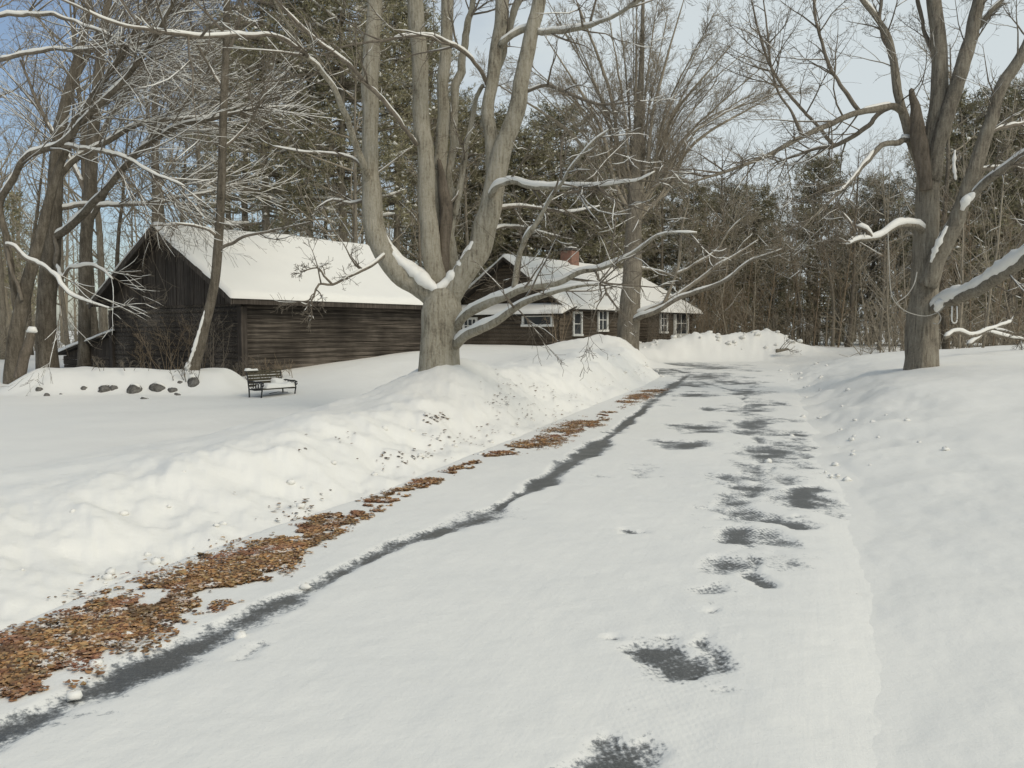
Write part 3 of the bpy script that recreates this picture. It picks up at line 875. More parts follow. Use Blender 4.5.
# ------------------------------------------------------------------ maple on the right
RMAPLE = [
    dict(p=[(932, 180, -.1), (938, 148, -.2), (946, 120, -.3), (953, 99, -.3), (962, 70, -.4), (970, 45, -.4), (979, 0, -.5), (1000, -80, -.6)], w=[15, 14.5, 14, 13.5, 12.5, 12, 11, 7], n=7, t0=.4),
    dict(p=[(927, 190, .1), (921, 166, .1), (911, 139, .2), (903, 112, .2), (898, 95, .2), (894, 60, .3), (887, 35, .3), (873, 14, .4), (861, -2, .4), (840, -40, .5)], w=[11, 10, 9.5, 8.5, 8, 7, 6, 5, 4, 3], n=9, t0=.3),
    dict(p=[(926, 190, -.2), (922, 160, -.2), (918, 130, -.2), (915, 109, -.2), (912, 98, -.2), (911, 90, -.2)], w=[12, 14, 15, 14, 10, 5], n=0, t0=.5, snow=0, mat=M_DEAD),
    dict(p=[(928, 285, -.3), (940, 258, -.5), (953, 230, -.7), (962, 205, -.8), (972, 172, -1), (984, 140, -1.1), (1000, 92, -1.3), (1025, 48, -1.5), (1050, 0, -1.7)], w=[19, 17, 16, 14, 13, 12, 11, 10, 8], n=7, t0=.4, hmin=.3),
    dict(p=[(965, 205, -.8), (972, 197, -1), (983, 184, -1.2), (997, 173, -1.5), (1024, 154, -1.9), (1060, 130, -2.4)], w=[9, 8, 7, 6, 5, 4], n=6, t0=.3, thick=1.4, cov=.97),
    dict(p=[(932, 312, -.2), (942, 304, -.6), (958, 299, -1.2), (975, 292, -1.8), (1000, 277, -2.6), (1024, 259, -3.4), (1060, 235, -4.5)], w=[12, 12, 12, 12, 12, 12, 10], n=5, t0=.3, thick=1.75, cov=1.0),
    dict(p=[(924, 232, -.1), (916, 226, -.3), (905, 225, -.5), (893, 228, -.7), (882, 236, -.8), (872, 239, -.9), (858, 240, -1), (846, 245, -1.1)], w=[8, 7.5, 7, 6.5, 6, 5, 4, 1.5], n=4, t0=.5, thick=1.6, cov=1.0, bias=(-1, 0, 1)),
    dict(p=[(872, 238, -.9), (866, 230, -1), (857, 228, -1), (854, 238, -1)], w=[4, 3.5, 3, 1.5], n=2, t0=.5, thick=1.6, cov=1.0),
    dict(p=[(855, 232, -1), (850, 222, -1), (842, 212, -1)], w=[3, 2.5, 1.2], n=2, t0=.3, thick=1.5, cov=1.0),
    dict(p=[(903, 112, .2), (890, 106, 0), (862, 112, -.4), (829, 124, -.8), (800, 138, -1.2), (770, 154, -1.6), (735, 169, -2), (700, 180, -2.3), (665, 190, -2.6)], w=[7.5, 7, 6.2, 5.4, 4.6, 4, 3.2, 2.2, 1], n=16, t0=.2, hmin=.7, cov=.35, thick=.8),
    dict(p=[(893, 106, .2), (880, 112, .3), (868, 124, .4), (850, 138, .6), (830, 147, .8), (805, 152, 1), (770, 165, 1.2)], w=[5, 4.6, 4.2, 3.8, 3, 2.2, 1], n=12, t0=.2, hmin=.7, cov=.3, thick=.8),
    dict(p=[(914, 142, .1), (903, 139, 0), (890, 142, -.2), (879, 148, -.4), (865, 163, -.6), (852, 180, -.8), (839, 193, -1), (820, 210, -1.3), (800, 230, -1.6)], w=[6, 5.5, 5, 4.6, 4, 3.4, 2.8, 2, 1], n=7, t0=.4, cov=.7),
    dict(p=[(860, 112, -.4), (848, 96, -.3), (834, 74, -.2), (824, 48, -.2), (816, 20, -.2), (812, -20, -.2)], w=[4.5, 4, 3.4, 2.8, 2.2, 1.5], n=10, t0=.2, snow=0),
    dict(p=[(834, 146, .7), (815, 124, .5), (790, 96, .3), (770, 64, 0), (758, 30, -.2), (750, -5, -.4)], w=[3.6, 3.2, 2.8, 2.4, 2, 1.4], n=10, t0=.2, snow=0),
    dict(p=[(803, 137, -1.2), (790, 112, -1.2), (776, 84, -1.2), (768, 40, -1.2), (764, 0, -1.2)], w=[3, 2.6, 2.2, 1.8, 1.2], n=8, t0=.2, snow=0),
    dict(p=[(896, 70, .3), (886, 42, .5), (880, 20, .6), (884, -20, .7)], w=[5, 4, 3.4, 2.5], n=6, t0=.3, snow=0),
    dict(p=[(938, 60, .1), (925, 30, .3), (915, -10, .5)], w=[5, 4, 3], n=5, t0=.3, snow=0),
    dict(p=[(975, 30, -.4), (992, 12, -.6), (1010, -10, -.8)], w=[6, 5, 4], n=6, t0=.3),
    dict(p=[(974, 170, .3), (1000, 168, .5), (1030, 155, .7)], w=[4, 3.2, 2], n=8, t0=.2, cov=.9),
    dict(p=[(985, 135, -1), (1005, 128, -.8), (1035, 120, -.6)], w=[4.5, 4, 3], n=7, t0=.2, cov=.9),
    dict(p=[(913, 360, .35), (911, 340, .4), (913, 315, .35), (918, 285, .2)], w=[15, 13, 11, 6], n=1, t0=.6, snow=0),
]
traced_tree('maple_tree', 'tall dark maple with a broken stub and snowy low limb, right of the driveway', 'tree', (921, 362), 20.5,
            dict(p=[(921, 366), (922, 348), (923, 325), (924, 300), (925, 262), (927, 223), (928, 173), (933, 140), (938, 114), (940, 80), (939, 40), (934, 0), (926, -80), (915, -180)], w=[28, 26, 24.5, 23, 20.5, 19, 17, 15, 13.5, 13, 12, 11, 8, 4]), RMAPLE, (M_BARK_R, M_BARK_R, M_TWIG), 11, TW, 1.5, flare=(.4, .34), snow_thick=1.15,
            extra_snow=[dict(p=[(947, 226, -.9), (941, 238, -.85), (935, 250, -.75), (931, 262, -.6)], w=[2, 5, 6, 2]), dict(p=[(962, 210, -1.1), (966, 200, -1.2), (970, 197, -1.2), (974, 193, -1.3)], w=[3, 9, 8, 3]),
                        dict(p=[(955, 150, -.9), (954, 165, -.9), (956, 180, -.9)], w=[2, 4, 2]), dict(p=[(936, 311, -.5), (940, 303, -.7), (946, 300, -.9)], w=[4, 8, 4])])

# ------------------------------------------------------------------ leaning young tree before the barn
traced_tree('young_tree', 'slender leaning tree rising from the snowy mound in front of the barn gable', 'tree', (195, 366), 22.2,
            dict(p=[(194, 370), (199, 350), (205, 325), (211, 300), (216, 270), (220, 220), (222, 170), (224, 100), (226, 50), (227, -10), (229, -120)], w=[11, 9.6, 8.8, 8.2, 7.8, 7.4, 7, 6.5, 6, 5.5, 4]),
            [dict(p=[(219, 238), (205, 228, -.3), (180, 224, -.6), (150, 226, -.9)], w=[3, 2.5, 2, 1], n=6, t0=.3),
             dict(p=[(217, 250), (240, 238, -.3), (275, 230, -.6), (310, 222, -.9)], w=[3.4, 2.8, 2, 1], n=7, t0=.3, thick=.8),
             dict(p=[(222, 150), (245, 130, .3), (262, 100, .5), (275, 60, .8)], w=[3, 2.4, 1.8, 1], n=7, t0=.3),
             dict(p=[(224, 90), (205, 60, .2), (190, 20, .3), (180, -30, .4)], w=[3, 2.6, 2, 1.2], n=7, t0=.3),
             dict(p=[(225, 60), (240, 20, -.2), (250, -30, -.4)], w=[3, 2.4, 1.4], n=6, t0=.3),
             ],
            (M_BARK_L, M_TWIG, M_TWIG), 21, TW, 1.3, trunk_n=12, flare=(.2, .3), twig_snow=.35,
            extra_snow=[dict(p=[(187, 369, -.12), (193, 352, -.14), (199, 332, -.12), (204, 315, -.1), (208, 300, -.08)], w=[6, 4, 3, 2.6, 1])])

# ------------------------------------------------------------------ tree by the cabin
FAN = dict(k=[7, 7, 5, 4], jit=[.03, .045, .06, .09], trop=[.10, .05, .05, .04], n=[0, 10, 6, 2], ang=[(18, 42), (18, 40), (25, 50), (25, 50)],
           len=[.5, .6, .55, .5], rad=[.017, .0105, .008, .0065], rmin=.0055, t0=.08)
fan_limbs = []
rf_ = random.Random(8)
for i in range(28):
    u = i / 27.0
    an = rad(-44 + 100 * u + rf_.uniform(-4, 4)); ln_ = (215 if abs(an) < .5 else 185) * rf_.uniform(.85, 1.1)
    x0 = 632 + 7 * u; y0 = 222 - 40 * rf_.random()
    w = rf_.uniform(1.7, 3.0) if i % 4 else 4.2
    dz = rf_.uniform(-2, 2)
    x2 = x0 + ln_ * math.sin(an); y2 = y0 - ln_ * math.cos(an)
    xm = x0 + .5 * ln_ * math.sin(an * .78); ym = y0 - .5 * ln_ * math.cos(an * .78)
    xq = x0 + .22 * ln_ * math.sin(an * .95); yq = y0 - .2 * ln_ * math.cos(an)
    fan_limbs.append(dict(p=[(x0, y0), (xq, yq, dz * .2), (xm, ym, dz * .5), (x2, y2, dz)], w=[w, w * .8, w * .6, .8], n=12, t0=.1, cov=.15, snow=1 if w < 3 else 0))
fan_limbs += [
    dict(p=[(632, 322, -.3), (642, 317, -.8), (660, 309, -1.4), (678, 299, -1.8), (697, 292, -2.2), (715, 285, -2.6), (728, 279, -2.9), (749, 262, -3.3), (782, 249, -3.8)], w=[6, 5.5, 5, 4.5, 4, 3.4, 2.8, 2, 1], n=6, t0=.3, thick=1.25, cov=1),
    dict(p=[(633, 316, -.2), (650, 309, -.6), (668, 301, -1), (702, 278, -1.4), (716, 266, -1.7), (733, 257, -2), (758, 240, -2.4)], w=[5, 4.6, 4, 3.2, 2.6, 2, 1], n=6, t0=.3, thick=1.25, cov=1),
    dict(p=[(664, 303, -1), (671, 288, -1.1), (678, 268, -1.2), (680, 247, -1.2), (682, 228, -1.3), (689, 198, -1.4)], w=[3.6, 3.2, 2.8, 2.4, 2, 1], n=7, t0=.3, thick=1.2, cov=1, hmin=.15),
    dict(p=[(676, 274, -1.2), (690, 267, -1.4), (716, 251, -1.7), (728, 232, -2), (742, 218, -2.2)], w=[3, 2.6, 2.2, 1.6, 1], n=6, t0=.3, thick=1.2, cov=1),
    dict(p=[(641, 268, -.2), (660, 272, -.4), (678, 278, -.6)], w=[3, 2.2, 1], n=3, t0=.3, thick=1.2, cov=1),
]
traced_tree('shade_tree', 'broad bare tree with a fan of fine upright twigs, close before the cabin wall', 'tree', (628, 338), 40.5,
            dict(p=[(628, 345), (629, 320), (631, 290), (633, 260), (634, 225), (635, 200), (637, 150), (641, 80), (643, 0), (644, -50)], w=[22, 19, 17, 15, 13, 9, 5.5, 4.2, 3, 1.5]), fan_limbs,
            (M_BARK_D, M_BARK_D, M_CROWN), 31, FAN, 1.0, trunk_n=14, flare=(.4, .2), sink=.8, snow_thick=1.0, twig_snow=.12)

# ------------------------------------------------------------------ maples at the far left
ARCH = dict(k=[7, 7, 5, 4], jit=[.05, .065, .08, .11], trop=[.02, .03, .04, .03], n=[0, 7, 4, 1], ang=[(18, 42), (20, 42), (25, 50), (25, 50)],
            len=[.85, .55, .5, .5], rad=[.022, .011, .0065, .005], rmin=.004, t0=.2)
R_ = (.9, -.2, .3)
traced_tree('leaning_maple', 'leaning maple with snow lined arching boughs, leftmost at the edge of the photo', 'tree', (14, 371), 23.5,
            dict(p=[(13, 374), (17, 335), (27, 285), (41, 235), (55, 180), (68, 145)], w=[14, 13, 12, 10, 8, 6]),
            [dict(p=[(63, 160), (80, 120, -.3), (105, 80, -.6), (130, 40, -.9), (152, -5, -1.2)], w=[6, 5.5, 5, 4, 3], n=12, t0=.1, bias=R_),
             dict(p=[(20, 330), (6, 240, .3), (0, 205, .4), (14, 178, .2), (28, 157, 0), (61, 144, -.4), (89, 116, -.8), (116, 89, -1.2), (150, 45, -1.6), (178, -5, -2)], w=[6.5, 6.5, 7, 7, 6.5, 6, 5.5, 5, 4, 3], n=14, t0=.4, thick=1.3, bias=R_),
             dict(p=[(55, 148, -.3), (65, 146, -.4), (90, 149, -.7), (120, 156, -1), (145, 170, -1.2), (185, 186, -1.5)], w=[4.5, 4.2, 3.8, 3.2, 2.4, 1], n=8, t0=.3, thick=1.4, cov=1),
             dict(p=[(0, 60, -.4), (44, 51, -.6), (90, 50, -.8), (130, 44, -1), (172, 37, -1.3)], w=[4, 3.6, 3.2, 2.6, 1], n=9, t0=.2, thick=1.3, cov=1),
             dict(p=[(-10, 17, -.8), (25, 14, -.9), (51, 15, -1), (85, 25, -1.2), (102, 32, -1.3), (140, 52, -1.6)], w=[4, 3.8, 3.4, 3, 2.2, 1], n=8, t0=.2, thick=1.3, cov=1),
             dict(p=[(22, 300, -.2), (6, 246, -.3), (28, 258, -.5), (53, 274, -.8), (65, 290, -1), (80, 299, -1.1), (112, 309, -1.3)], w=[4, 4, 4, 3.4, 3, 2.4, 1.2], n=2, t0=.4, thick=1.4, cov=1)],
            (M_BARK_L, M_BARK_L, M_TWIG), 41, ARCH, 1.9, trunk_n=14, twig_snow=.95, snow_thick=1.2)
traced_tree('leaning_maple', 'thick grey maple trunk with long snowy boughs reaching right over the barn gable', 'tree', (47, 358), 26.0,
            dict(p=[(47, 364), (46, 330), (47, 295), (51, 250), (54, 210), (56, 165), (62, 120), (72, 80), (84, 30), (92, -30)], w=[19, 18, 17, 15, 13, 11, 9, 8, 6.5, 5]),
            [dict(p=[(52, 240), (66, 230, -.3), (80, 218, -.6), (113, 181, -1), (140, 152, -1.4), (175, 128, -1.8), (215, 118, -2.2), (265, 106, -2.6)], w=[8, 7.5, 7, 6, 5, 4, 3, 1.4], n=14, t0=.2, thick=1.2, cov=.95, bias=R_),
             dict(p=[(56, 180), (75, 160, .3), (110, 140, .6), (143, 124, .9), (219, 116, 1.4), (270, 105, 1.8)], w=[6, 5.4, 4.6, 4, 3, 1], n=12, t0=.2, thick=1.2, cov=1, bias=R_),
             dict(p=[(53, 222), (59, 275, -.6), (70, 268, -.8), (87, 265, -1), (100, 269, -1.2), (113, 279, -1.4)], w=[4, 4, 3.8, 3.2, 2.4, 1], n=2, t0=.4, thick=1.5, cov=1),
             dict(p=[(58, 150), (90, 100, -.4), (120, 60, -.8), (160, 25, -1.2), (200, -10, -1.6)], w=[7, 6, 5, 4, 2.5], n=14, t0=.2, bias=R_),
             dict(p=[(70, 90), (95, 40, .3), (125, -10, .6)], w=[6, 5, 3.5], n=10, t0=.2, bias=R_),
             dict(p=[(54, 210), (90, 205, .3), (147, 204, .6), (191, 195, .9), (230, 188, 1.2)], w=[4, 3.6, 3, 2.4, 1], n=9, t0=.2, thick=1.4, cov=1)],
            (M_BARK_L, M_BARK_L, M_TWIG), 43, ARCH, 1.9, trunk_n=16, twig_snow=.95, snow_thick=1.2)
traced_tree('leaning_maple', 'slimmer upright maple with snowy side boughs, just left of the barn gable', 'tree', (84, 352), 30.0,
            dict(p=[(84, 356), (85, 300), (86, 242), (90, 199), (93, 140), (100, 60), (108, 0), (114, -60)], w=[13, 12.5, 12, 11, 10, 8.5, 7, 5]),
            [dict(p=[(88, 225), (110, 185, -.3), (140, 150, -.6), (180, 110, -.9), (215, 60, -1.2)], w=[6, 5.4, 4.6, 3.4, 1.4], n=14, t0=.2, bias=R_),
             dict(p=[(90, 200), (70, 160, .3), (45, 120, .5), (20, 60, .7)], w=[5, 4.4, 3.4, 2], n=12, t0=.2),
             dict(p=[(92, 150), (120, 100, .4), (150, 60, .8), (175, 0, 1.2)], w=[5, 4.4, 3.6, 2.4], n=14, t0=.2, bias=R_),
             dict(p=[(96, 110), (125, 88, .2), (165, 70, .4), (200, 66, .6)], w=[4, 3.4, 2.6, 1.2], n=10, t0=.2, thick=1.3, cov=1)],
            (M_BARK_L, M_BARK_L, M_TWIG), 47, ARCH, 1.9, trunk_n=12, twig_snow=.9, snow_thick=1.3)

# ------------------------------------------------------------------ log buildings
ROT = math.atan2(.79, .61)


def log_wall(mb, L, z0, z1, h=.2, depth=.045, seed=0, left=lambda z: 0, right=None, nseg=None):
    """log courses in the plane y = 0 looking to -y, from x = left(z) to x = right(z)"""
    rng = random.Random(seed)
    z = z0
    nseg = nseg or int(L / .35) + 2
    while z < z1 - .02:
        hh = min(h * rng.uniform(.85, 1.15), z1 - z)
        prof = [(0, 0.012), (.12, .62), (.4, 1.0), (.7, .92), (.9, .55), (1.0, .012)]
        V = []
        off = rng.uniform(-.012, .012)
        for (f, b) in prof:
            zz = z + hh * f
            a = left(zz); c = right(zz) if right else L
            for i in range(nseg):
                x = a + (c - a) * i / (nseg - 1)
                w = 1 + .25 * mnoise.noise((x * .8, z * 3, seed))
                V.append((x, -b * depth * w - off * (b > .1), zz + .012 * mnoise.noise((x * .7, z * 5 + 9, seed))))
        mb.add(V, [grid_faces(len(prof), nseg)])
        z += hh


def roof_sheet(name, zf, s0, s1, t0, t1, top, bot, mat, parent, ns=60, nt=60, noise_amp=0, seed=0, edge=0, thick_fn=None):
    """closed slab over a rectangle; top / bot offsets from the roof plane zf(s, t)"""
    s = np.linspace(s0, s1, ns); t = np.linspace(t0, t1, nt)
    SS, TT = np.meshgrid(s, t, indexing='ij')
    Zr = zf(SS, TT)
    d = np.minimum.reduce([SS - s0, s1 - SS, TT - t0, t1 - TT])
    f = np.ones_like(d)
    if edge: f = np.sqrt(np.clip(1 - (1 - np.clip(d / edge, 0, 1)) ** 2, 0, 1)) * .92 + .08
    if edge:
        wv = (1 - np.clip(d / .6, 0, 1)) * .07
        SS = SS + wv * fbm(SS * 1.3, TT * 1.3, seed + 5, 4); TT = TT + wv * fbm(SS * 1.3, TT * 1.3, seed + 6, 4)
        th = top * f * (1 + noise_amp * fbm(SS * .6, TT * .6, seed, 3))
    else: th = np.full_like(d, top)
    A = np.stack([SS, TT, Zr + th], -1).reshape(-1, 3); B = np.stack([SS, TT, Zr + bot], -1).reshape(-1, 3)
    g = grid_faces(ns, nt); n = ns * nt
    idx = np.arange(n).reshape(ns, nt)
    ring = np.concatenate([idx[0, :-1], idx[:-1, -1], idx[-1, :0:-1], idx[:0:-1, 0]])
    r2 = np.roll(ring, -1)
    side = np.stack([ring, r2, r2 + n, ring + n], 1)
    return mesh_obj(name, np.vstack([A, B]), [g[:, ::-1], g + n, side], mat, parent, smooth=bool(edge))


def rot_pts(mb_from, M):
    mb_from.flush()
    mb_from.V = [np.asarray(v) @ np.array(M.to_3x3()).T + np.array(M.translation) for v in mb_from.V]


def add_window(parent, M, w, h, nx, ny, name='window', t=.12):
    """window in a wall plane: local x along the wall, y outwards negative, z up, centre at 0"""
    fr = MB()
    fr.box((0, -.04, h / 2), (w + t, .09, t)); fr.box((0, -.05, -h / 2), (w + t + .08, .13, t))
    for sx in (-1, 1): fr.box((sx * w / 2, -.041, 0), (t, .09, h - t))
    for i in range(1, nx): fr.box((-w / 2 + w * i / nx, -.035, 0), (.045, .05, h - t))
    for i in range(1, ny): fr.box((0, -.033, -h / 2 + h * i / ny), (w - t, .05, .045))
    rot_pts(fr, M)
    g = MB(); g.box((0, -.012, 0), (w - .02, .02, h - .02)); rot_pts(g, M)
    gl = g.build('pane', M_GLASS, None, False)
    f = fr.build(name, M_WHITE, parent, False)
    gl.parent = f
    return f


def wall_M(origin, ang):
    return Matrix.Translation(origin) @ Matrix.Rotation(ang, 4, 'Z')


def build_barn():
    root = thing('log_barn', 'low dark log barn with a steep gable and smooth snow-covered roof, behind the bench', 'barn', (-7.88, 25.0, 0), ROT)
    L, W = 7.9, 7.4
    k = .565; ov = .4; ez = 2.58
    zr = lambda s, t: ez + k * (W / 2 + ov - np.abs(t - W / 2))
    wt = ez + k * ov - .12
    m = MB(); log_wall(m, L, -.3, wt, .155, .04, 1); m.build('wall', M_LOG, root)
    # gable end: plane x = 0, looks to -x
    G = wall_M((0, W, 0), -math.pi / 2)
    m = MB(); log_wall(m, W, -.3, 2.5, .155, .04, 2)
    rot_pts(m, G); m.build('wall', M_LOG, root)
    m = MB()
    rng = random.Random(5)
    x = .02
    rake = lambda q: ez + k * (W / 2 + ov - abs(q - W / 2)) - .13
    while x < W - .03:
        w = min(rng.uniform(.16, .24), W - .02 - x)
        d = rng.uniform(.05, .075)
        pts = [(x, 2.44), (x + w - .012, 2.44), (x + w - .012, rake(x + w - .012)), (x, rake(x))]
        if x < W / 2 < x + w - .012: pts.insert(3, (W / 2, rake(W / 2)))
        V = [(a, -d, b) for a, b in pts] + [(a, 0.02, b) for a, b in pts]
        n = len(pts)
        m.add(V, [np.array([list(range(n))]), np.array([[i, n + i, n + (i + 1) % n, (i + 1) % n] for i in range(n)])])
        x += w
    rot_pts(m, G); m.build('gable', M_BOARD, root, False)
    m = MB(); log_wall(m, W, -.3, wt, .21, .05, 3); rot_pts(m, wall_M((L, 0, 0), math.pi / 2)); m.build('wall', M_LOG, root)
    m = MB(); log_wall(m, L, -.3, wt, .21, .05, 4); rot_pts(m, wall_M((L, W, 0), math.pi)); m.build('wall', M_LOG, root)
    for (px_, py_) in ((-.03, -.03), (-.03, W + .03)):
        c = MB(); c.box((px_, py_, 1.0), (.2, .2, 2.7)); c.build('corner_post', M_BOARD, root, False)
    roof_sheet('roof', zr, -.62, L + .45, -ov, W + ov, 0, -.12, M_SHINGLE, root, 8, 41)
    e = MB(); e.box((L / 2 - .08, -ov - .015, ez - .10), (L + 1.05, .035, .17)); e.build('fascia', M_BOARD, root, False)
    for sgn in (0, 1):
        b_ = MB()
        y0 = -ov - .02 if sgn == 0 else W + ov + .02
        V = []
        for x_ in (-.66, -.622):
            V += [(x_, y0, ez - .2), (x_, W / 2, ez + k * (W / 2 + ov) - .19), (x_, W / 2, ez + k * (W / 2 + ov) + .01), (x_, y0, ez - .01)]
        b_.add(V, [np.array([[0, 1, 2, 3], [7, 6, 5, 4], [0, 4, 5, 1], [3, 2, 6, 7], [0, 3, 7, 4], [1, 5, 6, 2]])])
        b_.build('barge_board', M_BOARD, root, False)
    roof_sheet('roof_snow', zr, -.68, L + .5, -ov - .06, W + ov + .06, .17, .004, M_SNOW, root, 90, 90, .35, 7, .16)
    bx = MB()
    return root


build_barn()


def build_cabin():
    q = 1.2
    zz = lambda z: EYE + (z - EYE) * q
    root = thing('log_cabin', 'long brown log cabin with a brick chimney, snowy hipped roof and white windows', 'house', (2.28 * q, 36.17 * q, 0), ROT)
    L, W = 12.0 * q, 6.0 * q
    k = .68; ov = .45; ez = zz(2.60)
    top = ez + k * (W / 2 + ov)
    zr = lambda s, t: np.minimum(ez + k * (W / 2 + ov - np.abs(t - W / 2)), ez + 1.05 * (L + ov - s))
    wt = ez + k * ov - .12
    m = MB(); log_wall(m, L, .3, wt, .17, .045, 11); m.build('wall', M_LOG_H, root)
    G = wall_M((0, W, 0), -math.pi / 2)
    m = MB(); log_wall(m, W, .3, wt - .05, .22, .05, 12)
    rake = lambda q_: ez + k * (W / 2 + ov - abs(q_ - W / 2)) - .13
    lf = lambda z: max(0.0, (z + .13 - ez) / k - ov)
    z_ = wt - .05
    log_wall(m, W, z_, top - .35, .22, .045, 13, left=lf, right=lambda z: W - lf(z))
    rot_pts(m, G); m.build('wall', M_LOG_H, root)
    m = MB(); log_wall(m, W, .3, wt, .22, .05, 14); rot_pts(m, wall_M((L, 0, 0), math.pi / 2)); m.build('wall', M_LOG_H, root)
    m = MB(); log_wall(m, L, .3, wt, .22, .05, 15); rot_pts(m, wall_M((L, W, 0), math.pi)); m.build('wall', M_LOG_H, root)
    rf = roof_sheet('roof', zr, -.55, L + ov, -ov, W + ov, 0, -.12, M_SHINGLE, root, 61, 41)
    for sgn in (0, 1):
        b_ = MB(); y0 = -ov - .02 if sgn == 0 else W + ov + .02
        V = []
        for x_ in (-.6, -.552):
            V += [(x_, y0, ez - .17), (x_, W / 2, top - .16), (x_, W / 2, top + .0), (x_, y0, ez - .01)]
        b_.add(V, [np.array([[0, 1, 2, 3], [7, 6, 5, 4], [0, 4, 5, 1], [3, 2, 6, 7], [0, 3, 7, 4], [1, 5, 6, 2]])])
        b_.build('barge_board', M_BOARD, root, False)
    roof_sheet('roof_snow', zr, -.62, L + ov + .06, -ov - .06, W + ov + .06, .2, .004, M_SNOW, root, 110, 90, .4, 17, .18)
    # chimney on the ridge
    c = MB(); c.box((4.75 * q, W / 2, top + .15), (.78, .78, 1.3))
    ch = c.build('chimney', M_BRICK, rf, False)
    c = MB(); c.box((4.75 * q, W / 2, top + .84), (.9, .9, .12)); c.build('chimney_cap', M_STONE, rf, False)
    c = MB(); P = [(4.75 * q, W / 2, top + .9), (4.75 * q, W / 2, top + .97), (4.75 * q, W / 2, top + 1.01)]; c.tube(P, [.44, .4, .1], 10); c.build('chimney_snow', M_SNOW, rf)
    # windows in the long wall
    for (s, w, h, zc, nx, ny) in ((.78, .72, 1.05, 1.95, 1, 2), (2.85, .85, 1.05, 2.14, 2, 2), (8.66, .8, 1.15, 2.1, 2, 3)):
        add_window(root, wall_M((s * q, -.045, zz(zc)), 0), w * 1.05, h * 1.1, nx, ny)
    add_window(root, wall_M((10.6 * q, -.045, zz(2.05)), 0), 1.7, 1.55, 2, 2, 'window', .27)
    # lean-to along the gable
    x0 = -.95 * q; y0 = -.3 * q; y1 = 6.0 * q
    lz = zz(2.36); zl = lambda s, t: lz + (s - (x0 - .3)) * .30
    m = MB(); log_wall(m, y1 - y0, .3, lz - .03, .22, .05, 16); rot_pts(m, wall_M((x0, y1, 0), -math.pi / 2)); m.build('porch_wall', M_LOG_H, root)
    m = MB(); log_wall(m, -x0, .3, lz + .0, .22, .05, 17); rot_pts(m, wall_M((x0, y0, 0), 0)); m.build('porch_wall', M_LOG_H, root)
    roof_sheet('porch_roof', zl, x0 - .3, -.06, y0 - .35, y1 + .2, 0, -.1, M_SHINGLE, root, 8, 20)
    roof_sheet('roof_snow', zl, x0 - .34, -.06, y0 - .4, y1 + .2, .2, .004, M_SNOW, root, 24, 80, .3, 18, .16)
    add_window(root, wall_M((x0 - .045, .75 * q, zz(2.08)), -math.pi / 2), 1.5 * q, .42 * q, 1, 1)
    add_window(root, wall_M((x0 - .045, 4.45 * q, zz(1.88)), -math.pi / 2), .75 * q, .65 * q, 3, 2)
    b_ = MB(); b_.tube([(.15, -.3, .6), (-.1, -.35, 1.4), (-.22, -.33, 2.2)], [.03, .028, .025], 6); 
    return root


build_cabin()

# small lean-to left of the barn
def build_shed():
    a = at(64, 352, 30.5); c = at(118, 331, 29.6)
    root = thing('lean_to', 'small tumbledown lean-to with a snowy sloping roof, against the barn on its left', 'shed', (a[0], a[1], .2), math.atan2(c[1] - a[1], c[0] - a[0]))
    L = math.hypot(c[0] - a[0], c[1] - a[1]); h0 = a[2] - .2; h1 = c[2] - .2
    m = MB(); log_wall(m, L, -.3, .55, .2, .03, 31)
    V = [(.1, 0, .5), (L, 0, .5), (L, 0, h1 - .1), (.1, 0, h0 - .05)]
    m.add(V, [np.array([[0, 1, 2, 3]])])
    m.build('wall', M_BOARD, root, False)
    zf = lambda s, t: h0 + (h1 - h0) * s / L
    roof_sheet('roof', zf, -.15, L + .05, -.25, 1.6, 0, -.07, M_SHINGLE, root, 6, 6)
    roof_sheet('roof_snow', zf, -.2, L + .05, -.3, 1.6, .13, .003, M_SNOW, root, 40, 40, .5, 33, .15)


build_shed()

